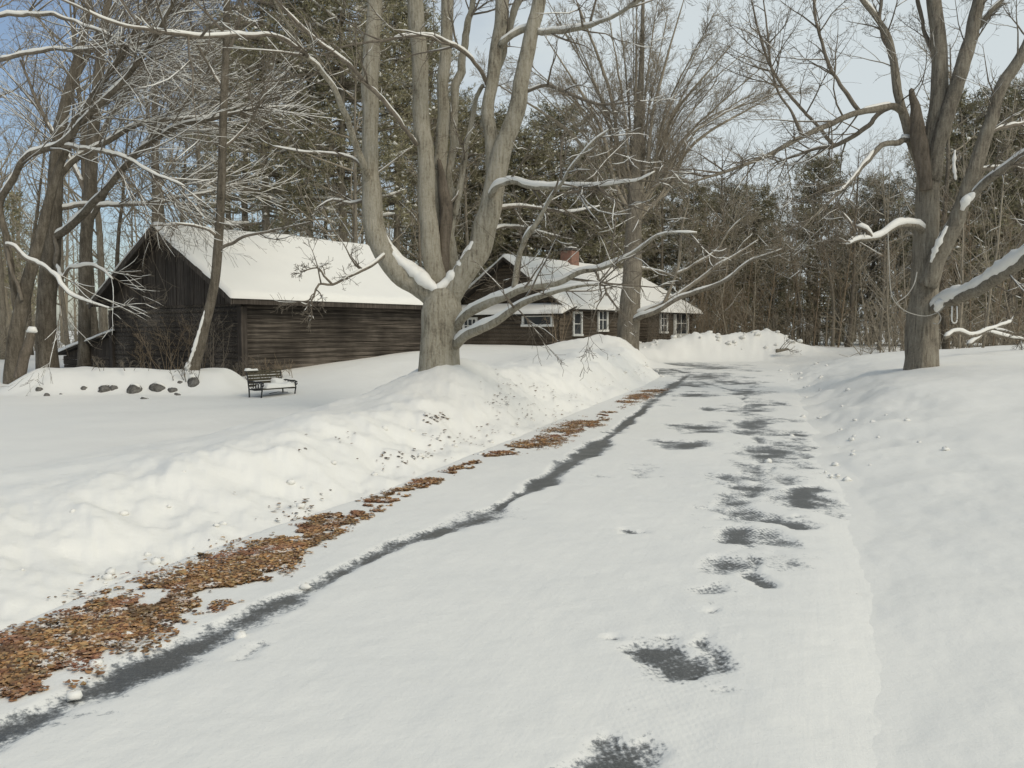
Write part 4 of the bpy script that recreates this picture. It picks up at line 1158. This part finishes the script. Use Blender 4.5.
# ------------------------------------------------------------------ bench
def build_bench():
    b = at(250, 399, 20.6)
    ang = rad(57)
    gz = float(height(np.array(b[0] + .4), np.array(b[1] + .3)))
    root = thing('garden_bench', 'dark slatted garden bench with iron ends, half buried in snow before the barn', 'bench', (b[0] - .02, b[1] + .05, gz - .17), ang)
    root.scale = (.83, .83, .83)
    L, D = 1.32, .52      # x along the bench, faces -y
    for sx in (0.02, L - .02):
        g = MB()
        g.tube(*[[(sx, .02, .0), (sx, .04, .2), (sx, .05, .43), (sx, .09, .65), (sx, .14, .9)], [.024, .022, .022, .02, .018]], n=8)
        g.build('leg', M_IRON, root)
        g = MB(); g.tube([(sx, -D + .02, 0), (sx, -D + .05, .15), (sx, -D + .03, .3), (sx, -D, .43), (sx, -D + .02, .6)], [.024, .02, .02, .022, .02], 8)
        g.build('leg', M_IRON, root)
        g = MB(); g.tube([(sx, .08, .64), (sx, -.1, .65), (sx, -.3, .63), (sx, -.48, .63), (sx, -.57, .6), (sx, -.585, .55), (sx, -.55, .52), (sx, -.52, .55)], [.02, .022, .024, .026, .024, .02, .018, .012], 8)
        g.tube([(sx, .03, .42), (sx, -.2, .4), (sx, -.5, .42)], [.02, .02, .02], 8)
        for j in range(4):
            y = -.08 - j * .11
            a = [(sx, y + .05 * math.cos(t), .525 + .09 * math.sin(t)) for t in np.linspace(0, 2 * math.pi, 9)]
            g.tube(a, [.011] * 9, 5)
        g.build('armrest', M_IRON, root)
    g = MB()
    for j in range(6): g.box((L / 2, -.03 - j * .085, .44 - .008 * abs(j - 3)), (L - .06, .065, .028))
    g.build('seat', M_GREEN, root, False)
    g = MB()
    for j in range(5): g.box((L / 2, .055 + j * .022, .52 + j * .085), (L - .06, .028, .066))
    g.box((L / 2, .15, .935), (L, .04, .045))
    g.build('backrest', M_GREEN, root, False)
    g = MB(); g.tube([(.3, -.5, .30), (.66, -.49, .33), (1.0, -.5, .3)], [.012] * 3, 6); g.build('stretcher', M_IRON, root)

    def cushion(x0, x1, y0, y1, z, th, seed, tilt=0.0):
        n = 26
        xs = np.linspace(x0, x1, n); ys = np.linspace(y0, y1, n)
        X, Y = np.meshgrid(xs, ys, indexing='ij')
        d = np.minimum.reduce([X - x0, x1 - X, Y - y0, y1 - Y]) / (min(x1 - x0, y1 - y0) / 2)
        f = np.sqrt(np.clip(1 - (1 - np.clip(d * 1.6, 0, 1)) ** 2, 0, 1))
        Z = z + th * f * (1 + .5 * fbm(X * 4, Y * 4, seed, 3)) + tilt * (Y - y0)
        V = np.vstack([np.stack([X, Y, Z], -1).reshape(-1, 3), np.stack([X, Y, 0 * Z + z - .004 + tilt * (Y - y0)], -1).reshape(-1, 3)])
        gf = grid_faces(n, n)
        return mesh_obj('snow_cover', V, [gf[:, ::-1], gf + n * n], M_SNOW, root)
    cushion(.2, L + .02, -.52, .02, .452, .13, 3)
    cushion(-.02, .42, .1, .2, .957, .07, 4)
    cushion(.85, L + .03, -.2, .1, .46, .12, 5, .5)


build_bench()

# ------------------------------------------------------------------ stones on the mound
def stone(px, py, w, h, label, seed):
    rng = np.random.default_rng(seed)
    Yv = np.linspace(15, 30, 1500)
    b = (384 - py) / F; fy = cp + b * sp; fz = -sp + b * cp
    X = (px - 512) / F * Yv / fy; Z = EYE + fz * Yv / fy
    hit = np.nonzero(height(X, Yv) > Z)[0]
    i = hit[0] if len(hit) else 700
    x, y, z = X[i], Yv[i], Z[i]
    sx = w * y / F / 2 * 1.15; sz = h * y / F / 2 * 1.15
    nr, nc = 9, 14
    th = np.linspace(0.02, math.pi - .02, nr)[:, None]; ph = (np.arange(nc) * 2 * math.pi / nc)[None, :]
    dx = np.sin(th) * np.cos(ph); dy = np.sin(th) * np.sin(ph); dz = np.cos(th) + 0 * ph
    nz = 1 + .55 * fbm(dx * 1.3 + seed, dy * 1.3 + dz * 1.1, seed, 3)
    nz = np.minimum(nz, 1.12)
    V = np.stack([dx * nz * sx, dy * nz * sx * .8, dz * nz * sz], -1).reshape(-1, 3)
    i = np.arange(nr - 1)[:, None] * nc; j = np.arange(nc)[None, :]; j2 = (np.arange(nc) + 1)[None, :] % nc
    q = np.stack([i + j, i + nc + j, i + nc + j2, i + j2], -1).reshape(-1, 4)
    o = mesh_obj('stone', V, [q], M_STONE, smooth=True)
    o.location = (x, y + .03, z)
    o.rotation_euler = (0, rng.uniform(-.4, .4), 0)
    props(o, label, 'stone', 'stones showing through the snowy mound')
    # a cap of snow lying on it
    m = MB(); a = sx * .7
    P = [(-a, -sx * .1, sz * .75), (-a * .4, -sx * .1, sz * .98), (a * .3, -sx * .08, sz * .96), (a * .9, -sx * .05, sz * .7)]
    m.tube(P, [.01, sz * .28, sz * .25, .01], 8)
    m.build('snow_cap', M_SNOW, o)


for args in ((84, 389, 7, 5, 'small stone at the left end of the row on the snowy mound', 1),
             (104, 390, 12, 8, 'low broad stone left of the middle of the mound', 2),
             (113, 389, 8, 7, 'small round stone touching the right side of a low broad one', 3),
             (134, 392, 14, 13, 'biggest angular stone, in the middle of the snowy mound', 4),
             (158, 389, 15, 10, 'slanting grey stone right of the biggest one on the mound', 5),
             (172, 391, 9, 6, 'dark flat stone low on the right part of the mound', 6),
             (180, 383, 5, 4, 'tiny stone high on the right part of the mound', 7),
             (193, 384, 10, 14, 'upright knobbly stone, last of the row below the leaning tree', 8),
             (144, 399, 8, 3, 'thin dark slab at the foot of the biggest stone', 9),
             (178, 395, 7, 3, 'thin flat slab at the foot of the mound near its right end', 10),
             (39, 391, 6, 8, 'leaning wedge of stone near the photo left edge', 11),
             (46, 396, 5, 5, 'small dark stone just right of a leaning wedge of stone', 12),
             (61, 395, 4, 3, 'smallest dark pebble alone on the left part of the mound', 13)):
    stone(*args)

# ------------------------------------------------------------------ shrubs and stalks
def shrub(name, label, px, py, Y, n, h, spread, mat, seed, r=.011, cat='shrub'):
    rng = random.Random(seed)
    b = at(px, py, Y)
    gz = float(height(np.array(b[0]), np.array(b[1])))
    root = thing(name, label, cat, (b[0], b[1], gz - .05))
    st = MB(); ch = []
    cfg = dict(k=[6, 5, 4], jit=[.08, .12, .15], trop=[.2, .15, .1], n=[5, 3, 0], ang=[(20, 50), (20, 50), (20, 40)], len=[.5, .5, .5], rad=[r * .6, r * .4, r * .3], rmin=.004, t0=.3)
    for i in range(n):
        d = norm((rng.gauss(0, .28), rng.gauss(0, .28), 1))
        grow(ch, rng, (rng.gauss(0, spread), rng.gauss(0, spread * .6), 0), d, h * rng.uniform(.6, 1.1), r, 0, cfg)
    tw = MB()
    for P, R, lv in ch: (st if lv == 0 else tw).tube(P, R, 5 if lv == 0 else 3)
    st.build('stem', mat, root); tw.build('twigs', mat, root)
    return root


shrub('shrub', 'reddish brown bare shrub against the middle of the barn gable', 178, 368, 25.6, 13, 1.55, .3, M_TWIG_L, 5)
shrub('shrub', 'thin reddish bare shrub against the left half of the barn gable', 152, 366, 26.2, 8, 1.25, .25, M_TWIG_L, 6)
shrub('shrub', 'tall spindly grey shrub at the corner post of the barn', 216, 374, 24.3, 7, 1.9, .15, M_TWIG, 7)
shrub('shrub', 'low tangle of dark twigs behind the left end of the bench', 243, 378, 24.0, 14, .6, .25, M_TWIG, 8)
shrub('shrub', 'low dark weeds behind the right half of the bench', 275, 376, 24.0, 14, .55, .3, M_TWIG_L, 9)
shrub('shrub', 'tan leaning bare stems against the cabin porch wall, right of its wide window', 560, 341, 40.6, 9, 2.0, .2, M_TWIG_L, 10, .016)
shrub('shrub', 'dark brown bushy shrub against the cabin wall right of the shade tree', 657, 343, 49.0, 30, 2.0, .5, M_TWIG, 12, .018)
shrub('shrub', 'tan thicket stems in front of the wood, just right of the cabin corner', 712, 338, 52, 26, 3.4, .7, M_TWIG_L, 13, .018)
shrub('shrub', 'loose pale brown thicket in front of the wood, above the ploughed snow pile', 742, 338, 54, 30, 3.6, .8, M_TWIG_L, 14, .018)
shrub('shrub', 'small tuft of bare twigs poking through snow at the foot of the leaning tree', 190, 372, 21.6, 10, .5, .2, M_TWIG, 15)
shrub('shrub', 'sparse grey weeds sticking out of the crest of the snowy mound', 120, 374, 22.0, 16, .32, .7, M_TWIG, 16, .006)


def stump():
    b = at(22, 372, 22.3)
    root = thing('tree_stump', 'short leaning dead trunk with a cap of snow, left of the snowy mound', 'stump', b)
    o, P, R = rough_limb('trunk', pxline([(20, 378), (23, 360), (28, 345), (31, 334)], 22.3, b), [.16, .14, .12, .10], M_DEAD, root, 12, .12, None, 5, .06)
    m = MB(); e = P[-1]; m.tube([(e[0] - .12, e[1], e[2] + .05), (e[0] - .03, e[1], e[2] + .1), (e[0] + .08, e[1], e[2] + .1), (e[0] + .15, e[1], e[2] + .05)], [.02, .1, .09, .02], 8)
    m.build('snow_cap', M_SNOW, root)


stump()


def fallen(name, label, pts, w, Y, seed, n=6, snow=True, thick=1.5):
    rng = random.Random(seed)
    b = at(pts[0][0], pts[0][1], Y)
    root = thing(name, label, 'branch', b)
    o, P, R = rough_limb('stem', pxline(pts, Y, b), [x * Y / F / 2 for x in w], M_BARK_D, root, 8, .06, None, seed, .1)
    ch = []; sprout(ch, rng, [tuple(p) for p in P], list(R), 2.0, n, 0, TW, .2)
    tw = MB(); sn = MB()
    for p, r, lv in ch: tw.tube(p, r, 4)
    tw.build('twigs', M_TWIG, root)
    if snow:
        snow_on(sn, P, R, rng, 1.0, 6, thick, .2)
        for p, r, lv in ch:
            if lv == 1: snow_on(sn, p, r, rng, .8, 5, thick, .4)
        if sn.ch: sn.build('snow_cover', M_SNOW_TREE, root)


fallen('fallen_branch', 'snow-covered fallen branch on the ground just right of the dark maple', [(945, 338), (958, 332, .2), (972, 336, .3), (990, 330, .5), (1012, 322, .8)], [4, 4, 3.5, 3, 2], 23, 51)
fallen('fallen_branch', 'arched fallen branch with snow, farther right beyond the dark maple', [(968, 345), (985, 334, .4), (1000, 336, .6), (1024, 340, .9)], [3.5, 3.5, 3, 2], 24.5, 52)
fallen('fallen_branch', 'short dark branch stuck in the ploughed snow pile at the driveway end', [(776, 351), (782, 350), (788, 349)], [4, 3, 2], 45.6, 53, 5, False)


def vine():
    Y = 19.6
    b = at(938, 312, Y)
    root = thing('hanging_vine', 'pale hanging vine looping from the snowy stub limb to the dark maple trunk', 'vine', b)
    m = MB(); P, t = smooth_line(pxline([(888, 233), (889, 260), (891, 292), (896, 303), (904, 310), (913, 314), (926, 316), (938, 312), (945, 305)], Y, b), .06)
    m.tube(P, [.010] * len(P), 6); m.build('stem', M_VINE, root)
    m = MB()
    P, t = smooth_line(pxline([(938, 312), (941, 318), (938, 324), (933, 323)], Y, b), .05); m.tube(P, [.011] * len(P), 5)
    P, t = smooth_line(pxline([(896, 303), (907, 295), (914, 284), (917, 272)], Y, b), .05); m.tube(P, [.013] * len(P), 5)
    m.build('tendril', M_VINE, root)
    b2 = at(955, 308, 19.2)
    root = thing('rope_loop', 'small white rope loop hanging under the snowy low limb of the dark maple', 'rope', b2)
    m = MB(); P, t = smooth_line(pxline([(952, 306), (952, 321), (955, 323), (957, 320), (957, 306)], 19.2, b2), .04); m.tube(P, [.014] * len(P), 6); m.build('cord', M_WHITE, root)


vine()

# ------------------------------------------------------------------ forest behind
def bare_proto(seed, H, r0, n1, first=.3, up=.10, snow=.5):
    rng = random.Random(seed)
    root = thing('bare_tree', '', 'tree')
    T = []
    k = 12; d = norm((rng.gauss(0, .05), rng.gauss(0, .05), 1)); p = (0, 0, -.6)
    for i in range(k):
        T.append(p)
        d = norm((d[0] + rng.gauss(0, .05), d[1] + rng.gauss(0, .05), d[2] + .08))
        p = (p[0] + d[0] * H / (k - 1), p[1] + d[1] * H / (k - 1), p[2] + d[2] * H / (k - 1))
    R = [r0 * (1.25 if i == 0 else 1) * (1 - .88 * i / (k - 1)) for i in range(k)]
    m = MB(); m.tube(T, R, 9); m.build('trunk', M_BARK_D if seed % 2 else M_BARK_L, root)
    cfg = dict(k=[7, 6, 5, 4], jit=[.08, .10, .14, .16], trop=[.05, up, up * .8, .05], n=[0, 7, 4, 0], ang=[(35, 70), (25, 55), (25, 55), (25, 50)],
               len=[.28, .5, .5, .5], rad=[.05, .022, .013, .009], rmin=.0075, t0=.2)
    ch = []
    sprout(ch, rng, T, R, H, n1, 0, cfg, first)
    c = MB(); s = MB()
    for P, Rr, lv in ch:
        c.tube(P, Rr, 4 if lv == 1 else 3)
        if lv <= 2 and rng.random() < snow * (1 if lv == 1 else .5): snow_on(s, P, np.array(Rr) * 1.1, rng, .6, 4, 1.0)
    c.build('crown', M_CROWN, root)
    if s.ch: s.build('snow_cover', M_SNOW_TREE, root)['kind'] = 'stuff'
    return root


def pine_proto(seed, H, r0, low, blen, nb=95, snow=.45):
    rng = random.Random(seed); nr = np.random.default_rng(seed)
    root = thing('pine_tree', '', 'tree')
    k = 10; T = [(.12 * rng.gauss(0, 1) * i / k, .12 * rng.gauss(0, 1) * i / k, -.6 + (H + .6) * i / (k - 1)) for i in range(k)]
    R = [r0 * (1 - .9 * i / (k - 1)) for i in range(k)]
    m = MB(); m.tube(T, R, 9); m.build('trunk', M_BARK_D, root)
    w = MB(); s = MB(); cen = []; out = []
    for b in range(nb):
        u = rng.random() ** .72
        z = H * (low + (1 - low) * u)
        az = rng.uniform(0, 2 * math.pi)
        # crown profile: widest low-middle, ragged
        L = blen * (1.0 - .66 * u ** 2.6) * (.45 + .55 * min(1, u * 5 + .35)) * rng.uniform(.55, 1.2)
        pts = []; 
        for i in range(6):
            f = i / 5
            zz = z - .10 * L * math.sin(f * 2.4) + .30 * L * f * f * (.4 + .9 * u)
            pts.append((math.cos(az) * L * f, math.sin(az) * L * f, zz))
            az += rng.gauss(0, .05)
        rr = [max(.010, (.02 + .012 * L) * (1 - .8 * i / 5)) for i in range(6)]
        w.tube(pts, rr, 4)
        if rng.random() < snow:
            j = rng.randint(1, 3); snow_on(s, np.array(pts[j:j + 3]) + np.array([[0, 0, .05]]), np.array(rr[j:j + 3]) * 1.3, rng, .9, 5, 2.2)
        # dead lower sticks carry few needles
        nt = int(5 + 7 * L / 2)
        for _ in range(nt):
            f = rng.uniform(.3, 1.02); i = min(4, int(f * 5)); g = f * 5 - i
            a_, b_ = pts[i], pts[i + 1]
            q = [a_[j] + (b_[j] - a_[j]) * g for j in range(3)]
            sd = (.28 * L * (1.15 - f)) + .12
            q = (q[0] + rng.gauss(0, sd), q[1] + rng.gauss(0, sd), q[2] + abs(rng.gauss(0, .10)) + .02)
            cen.append(q); out.append((math.cos(az), math.sin(az), .5))
    cen = np.array(cen); out = np.array(out)
    nblade = 15
    N = len(cen)
    D = nr.normal(0, 1, (N, nblade, 3)) + out[:, None, :] * .9 + np.array([0, 0, .35])
    D /= np.linalg.norm(D, axis=2, keepdims=True)
    ln = nr.uniform(.14, .34, (N, nblade, 1))
    side = np.cross(D, nr.normal(0, 1, (N, nblade, 3))); side /= np.linalg.norm(side, axis=2, keepdims=True) + 1e-9
    c0 = cen[:, None, :] + nr.normal(0, .07, (N, nblade, 3))
    wd = nr.uniform(.012, .028, (N, nblade, 1))
    V = np.stack([c0 - side * wd * .4, c0 + D * ln * .55 - side * wd, c0 + D * ln, c0 + D * ln * .55 + side * wd], 2).reshape(-1, 3)
    q = np.arange(N * nblade * 4).reshape(-1, 4)
    w.build('limbs', M_BARK_D, root).name = 'branch'
    mesh_obj('crown', V, [q], M_NEEDLE, root, smooth=False)
    oc = np.array([[1, 0, 0], [0, 1, 0], [-1, 0, 0], [0, -1, 0], [0, 0, .7], [0, 0, -.3]])
    of = np.array([[0, 1, 4], [1, 2, 4], [2, 3, 4], [3, 0, 4], [1, 0, 5], [2, 1, 5], [3, 2, 5], [0, 3, 5]])
    for c_ in cen[nr.uniform(0, 1, N) < .2]:
        s.add(oc * nr.uniform(.05, .19, (6, 1)) + c_ + np.array([0, 0, .08]), [of])
    s.build('snow_cover', M_SNOW_TREE, root)['kind'] = 'stuff'
    return root


def sapling_proto(seed, H, n, mat):
    rng = random.Random(seed)
    root = thing('sapling', '', 'tree')
    st = MB(); tw = MB(); ch = []
    cfg = dict(k=[8, 5, 4], jit=[.05, .12, .15], trop=[.06, .10, .1], n=[n, 5, 0], ang=[(25, 60), (25, 55), (20, 40)], len=[.28, .5, .5], rad=[.016, .009, .008], rmin=.0065, t0=.1)
    grow(ch, rng, (0, 0, -.4), norm((rng.gauss(0, .1), rng.gauss(0, .1), 1)), H, .045, 0, cfg)
    s = MB()
    for P, R, lv in ch:
        (st if lv == 0 else tw).tube(P, R, 6 if lv == 0 else 3)
        if lv == 1 and rng.random() < .55: snow_on(s, P, np.array(R), rng, .4, 4, .8)
    st.build('trunk', mat, root); tw.build('crown', mat, root)
    if s.ch: s.build('snow_cover', M_SNOW_TREE, root)['kind'] = 'stuff'
    return root


BARE = [bare_proto(101, 17, .20, 26, .28), bare_proto(102, 19, .24, 24, .35, .14), bare_proto(103, 15, .15, 24, .2, .06), bare_proto(104, 18, .17, 22, .4, .2)]
PINE_T = [pine_proto(201, 22, .30, .26, 4.4, 190), pine_proto(202, 20, .26, .32, 3.8, 170)]
PINE_L = [pine_proto(203, 14, .22, .04, 3.5, 190), pine_proto(204, 13, .2, .06, 3.2, 180), pine_proto(205, 15, .22, .03, 3.8, 200)]
SAP = [sapling_proto(301, 7, 26, M_CROWN), sapling_proto(302, 6, 28, M_TWIG_L), sapling_proto(303, 8, 24, M_CROWN)]
used = set()
placed = []      # (object, kind, px, Y)
rngF = random.Random(77)


def put(protos, i, px, Y, hscale, kind, wscale=None):
    p = protos[i % len(protos)]
    X = (px - 512) / F * Y
    z = float(height(np.array(X), np.array(Y)))
    sc = (wscale or hscale, wscale or hscale, hscale)
    rz = rngF.uniform(0, 6.28)
    if p.name not in used:
        used.add(p.name); o = p; o.location = (X, Y, z); o.rotation_euler = (0, 0, rz); o.scale = sc
    else: o = copy_thing(p, (X, Y, z), rz, sc)
    placed.append((o, kind, px, Y))
    return o


def top_scale(H, ytop, Y):
    return (at(512, ytop, Y)[2] - .6) / H


# tall pines behind the barn
for i, (px, Y, yt) in enumerate(((268, 41, -60), (312, 47, -40), (345, 42, -90), (398, 50, -30), (428, 58, 40), (232, 56, 20))):
    put(PINE_T, i, px, Y, top_scale((22, 20)[i % 2], yt, Y), 'tall pine')
# pines behind the cabin and along the right
for i, (px, Y, yt) in enumerate(((492, 60, 120), (525, 56, 135), (560, 59, 110), (590, 56, 150), (655, 64, 165), (455, 58, 110),
                                 (690, 62, 185), (724, 68, 188), (752, 60, 190), (815, 58, 160), (872, 62, 180), (930, 60, 150),
                                 (955, 52, 100), (985, 54, 110), (1012, 50, 85), (1040, 53, 90), (620, 62, 150))):
    put(PINE_L, i, px, Y, top_scale((14, 13, 15)[i % 3], yt, Y), 'pine')
# bare trees on the left
xs = [-22, 6, 30, 66, 98, 110, 124, 138, 152, 168, 186, 206, 246, 288, 326, 366]
for i, px in enumerate(xs):
    Y = 31 + (i * 7.3 % 26)
    put(BARE, i * 3 + 1, px + rngF.uniform(-4, 4), Y, rngF.uniform(.8, 1.12), 'bare tree')
# bare trees over the middle
for i, (px, Y, sc) in enumerate(((418, 46, .9), (440, 52, 1.0), (468, 50, .85), (500, 66, .9), (545, 62, .95), (575, 68, .8), (610, 60, .75), (665, 56, .8), (690, 60, .85), (725, 66, .8), (760, 68, .75))):
    put(BARE, i * 3 + 2, px, Y, sc, 'bare tree')
# thin trees before the pines on the right
for i in range(46):
    px = 690 + i * 7.6 + rngF.uniform(-3, 3)
    Y = 49.5 + (i * 5.7 % 9)
    if px > 890: Y -= 14 + (i % 3) * 3
    put(SAP, i, px, Y, rngF.uniform(.75, 1.5) * (.8 if px > 890 else 1), 'sapling')
for i, (px, Y) in enumerate(((705, 57), (742, 60), (775, 55), (806, 60), (838, 56), (866, 58), (894, 53), (913, 58), (958, 50), (994, 55))):
    put(BARE, i * 3, px, Y, (.62, .72, .58, .7, .66)[i % 5], 'bare tree')
for i, (px, Y) in enumerate(((846, 50), (878, 47), (800, 54), (832, 52), (948, 38), (964, 42), (1004, 40), (732, 57))):
    put(BARE, i + 1, px, Y, (.62, .7, .55, .6, .75, .6, .7, .6)[i], 'bare tree')


def zone(px, Y):
    if px < 112: return 'in the woods left of the barn'
    if px < 240: return 'behind the barn gable'
    if px < 430: return 'behind the barn roof'
    if px < 680: return 'behind the log cabin'
    if px < 800: return 'beyond the end of the driveway'
    if px < 895: return 'left of the dark maple'
    return 'right of the dark maple'


ORD = ['', 'first', 'second', 'third', 'fourth', 'fifth', 'sixth', 'seventh', 'eighth', 'ninth', 'tenth', 'eleventh', 'twelfth', 'thirteenth', 'fourteenth', 'fifteenth', 'sixteenth',
       'seventeenth', 'eighteenth', 'nineteenth', 'twentieth']
DESC = {'tall pine': 'tall bare-trunked pine', 'pine': 'bushy olive green pine', 'bare tree': 'bare grey tree', 'sapling': 'thin leafless sapling'}
GRP = {'tall pine': 'tall pines rising over the barn', 'pine': 'bushy pines of the wood behind', 'bare tree': 'bare trees of the wood behind', 'sapling': 'thin saplings at the edge of the wood'}
byz = {}
for r in placed: byz.setdefault((r[1], zone(r[2], r[3])), []).append(r)
for (kd, zn), lst in byz.items():
    lst.sort(key=lambda r: r[2])
    n = len(lst)
    for i, r in enumerate(lst):
        if n == 1: t = 'the only one there'
        elif i == 0: t = 'leftmost there'
        elif i == n - 1: t = 'rightmost there'
        else: t = ORD[min(i + 1, 20)] + ' from left there'
        props(r[0], f'{DESC[kd]} {zn}, {t}'.replace(', the only one there', ''), 'tree', GRP[kd])


# the far wood: one mass
def far_wood():
    rng = random.Random(5)
    tr = MB(); nd_ = MB()
    cfg = dict(k=[6, 5, 4], jit=[.08, .12, .16], trop=[.05, .10, .1], n=[0, 5, 0], ang=[(30, 65), (25, 55), (25, 55)], len=[.26, .5, .5], rad=[.05, .03, .02], rmin=.014, t0=.2)
    for i in range(260):
        Y = rng.uniform(66, 112)
        px = rng.uniform(-160, 1190)
        if 40 < px < 260 and rng.random() < .5: px += 260
        X = (px - 512) / F * Y
        z = float(height(np.array(X), np.array(Y)))
        H = rng.uniform(9, 15) if px > 420 else rng.uniform(12, 20)
        k = 7; dx = rng.gauss(0, .03); dy = rng.gauss(0, .03)
        T = [(X + dx * H * j / (k - 1), Y + dy * H * j / (k - 1), z - .3 + H * j / (k - 1)) for j in range(k)]
        r0 = rng.uniform(.09, .24)
        R = [r0 * (1 - .85 * j / (k - 1)) for j in range(k)]
        tr.tube(T, R, 5)
        ch = []; sprout(ch, rng, T, R, H, 18, 0, cfg, .15)
        for P, Rr, lv in ch: tr.tube(P, Rr, 3)
    o = tr.build('distant_woods', M_CROWN)
    props(o, 'dense far wood of bare trunks and twigs closing the view behind the nearer trees', 'woods', None, 'stuff')
    # evergreen masses between
    g = np.random.default_rng(6)
    cen = []
    for i in range(62):
        Y = g.uniform(68, 98); px = g.uniform(330, 1180) if i < 56 else g.uniform(-100, 330)
        X = (px - 512) / F * Y; H = g.uniform(8, 13)
        m = 260
        u = g.uniform(0, 1, m) ** .8
        a = g.uniform(0, 6.28, m); rr = 3.4 * (1 - .8 * u) * np.sqrt(g.uniform(0.1, 1, m))
        cen.append(np.stack([X + rr * np.cos(a), Y + rr * np.sin(a), .3 + H * (.04 + .96 * u)], 1))
    cen = np.concatenate(cen); N = len(cen); nb = 9
    D = g.normal(0, 1, (N, nb, 3)); D /= np.linalg.norm(D, axis=2, keepdims=True)
    side = np.cross(D, g.normal(0, 1, (N, nb, 3))); side /= np.linalg.norm(side, axis=2, keepdims=True) + 1e-9
    c0 = cen[:, None, :] + g.normal(0, .15, (N, nb, 3)); ln = g.uniform(.25, .6, (N, nb, 1)); wd = g.uniform(.03, .06, (N, nb, 1))
    V = np.stack([c0, c0 + D * ln * .5 - side * wd, c0 + D * ln, c0 + D * ln * .5 + side * wd], 2).reshape(-1, 3)
    o = mesh_obj('distant_evergreens', V, [np.arange(N * nb * 4).reshape(-1, 4)], M_NEEDLE, smooth=False)
    props(o, 'far olive evergreen foliage massed between the bare trunks of the wood', 'woods', None, 'stuff')
    # undergrowth along the edge of the wood
    u = MB()
    for i in range(900):
        right = rng.random() < .62
        if right:
            px = rng.uniform(690, 1090); Y = rng.uniform(52, 66) if px < 860 else rng.uniform(34, 60)
        else:
            px = rng.uniform(-80, 420); Y = rng.uniform(34, 62)
        X = (px - 512) / F * Y
        z = float(height(np.array(X), np.array(Y)))
        h = rng.uniform(.7, 2.6)
        ch = []
        grow(ch, rng, (X, Y, z - .05), norm((rng.gauss(0, .3), rng.gauss(0, .3), 1)), h, .02, 0,
             dict(k=[5, 4, 3], jit=[.12, .16, .2], trop=[.05, .05, 0], n=[7, 3, 0], ang=[(25, 70), (25, 60), (20, 50)], len=[.55, .5, .5], rad=[.014, .011, .01], rmin=.009, t0=.1))
        for P, R, lv in ch: u.tube(P, R, 3)
    o = u.build('undergrowth', M_CROWN)
    props(o, 'tangled bare undergrowth along the foot of the wood', 'undergrowth', None, 'stuff')


far_wood()

# ------------------------------------------------------------------ sky, sun, camera
SUN = Vector((.46, -.55, .68)).normalized()
w = bpy.data.worlds.new('World'); bpy.context.scene.world = w; w.use_nodes = True
nt = w.node_tree; nt.nodes.clear()
out = nt.nodes.new('ShaderNodeOutputWorld'); bg = nt.nodes.new('ShaderNodeBackground')
sky = nt.nodes.new('ShaderNodeTexSky'); sky.sky_type = 'NISHITA'; sky.sun_disc = False
sky.sun_elevation = math.asin(SUN.z); sky.sun_rotation = math.atan2(SUN.x, SUN.y)
sky.air_density = 1.0; sky.dust_density = 1.5; sky.ozone_density = 1.0
tc = nt.nodes.new('ShaderNodeTexCoord')
mp = nt.nodes.new('ShaderNodeMapping'); mp.inputs['Scale'].default_value = (1, 1, 2.2); nt.links.new(tc.outputs['Generated'], mp.inputs[0])
n1 = nd(nt, 'TexNoise', Scale=2.1, Detail=6, Roughness=.55); nt.links.new(mp.outputs[0], n1.inputs['Vector'])
sx = nt.nodes.new('ShaderNodeSeparateXYZ'); nt.links.new(tc.outputs['Generated'], sx.inputs[0])
cl = math_n(nt, 'ADD', math_n(nt, 'MULTIPLY', n1.outputs[0], 1.1), math_n(nt, 'MULTIPLY', sx.outputs[0], 1.0))
cl = math_n(nt, 'ADD', cl, .02)
fac = ramp(nt, cl, [(.22, (.08, .08, .08)), (.66, (.95, .95, .95))])
cloudc = (5.9, 6.45, 6.6)
nt.links.new(mix_col(nt, fac, sky.outputs[0], cloudc), bg.inputs[0])
bg.inputs[1].default_value = .10
nt.links.new(bg.outputs[0], out.inputs[0])

ld = bpy.data.lights.new('sun', 'SUN'); ld.energy = 1.45; ld.angle = rad(24); ld.color = (1, .91, .765)
lo = bpy.data.objects.new('sun', ld); C.objects.link(lo); lo.rotation_euler = (-SUN).to_track_quat('-Z', 'Y').to_euler()

cd = bpy.data.cameras.new('camera'); cam = bpy.data.objects.new('camera', cd); C.objects.link(cam)
cam.location = (0, 0, EYE); cam.rotation_euler = (math.pi / 2 - PITCH, 0, 0)
cd.sensor_width = 36; cd.lens = F / 1024 * 36; cd.clip_end = 3000; cd.clip_start = .05
sc = bpy.context.scene; sc.camera = cam
sc.view_settings.view_transform = 'Standard'; sc.view_settings.look = 'None'; sc.view_settings.gamma = 1; sc.view_settings.exposure = 0.16
sc.render.engine = 'CYCLES'
sc.cycles.use_denoising = True
sc.cycles.max_bounces = 6; sc.cycles.diffuse_bounces = 3
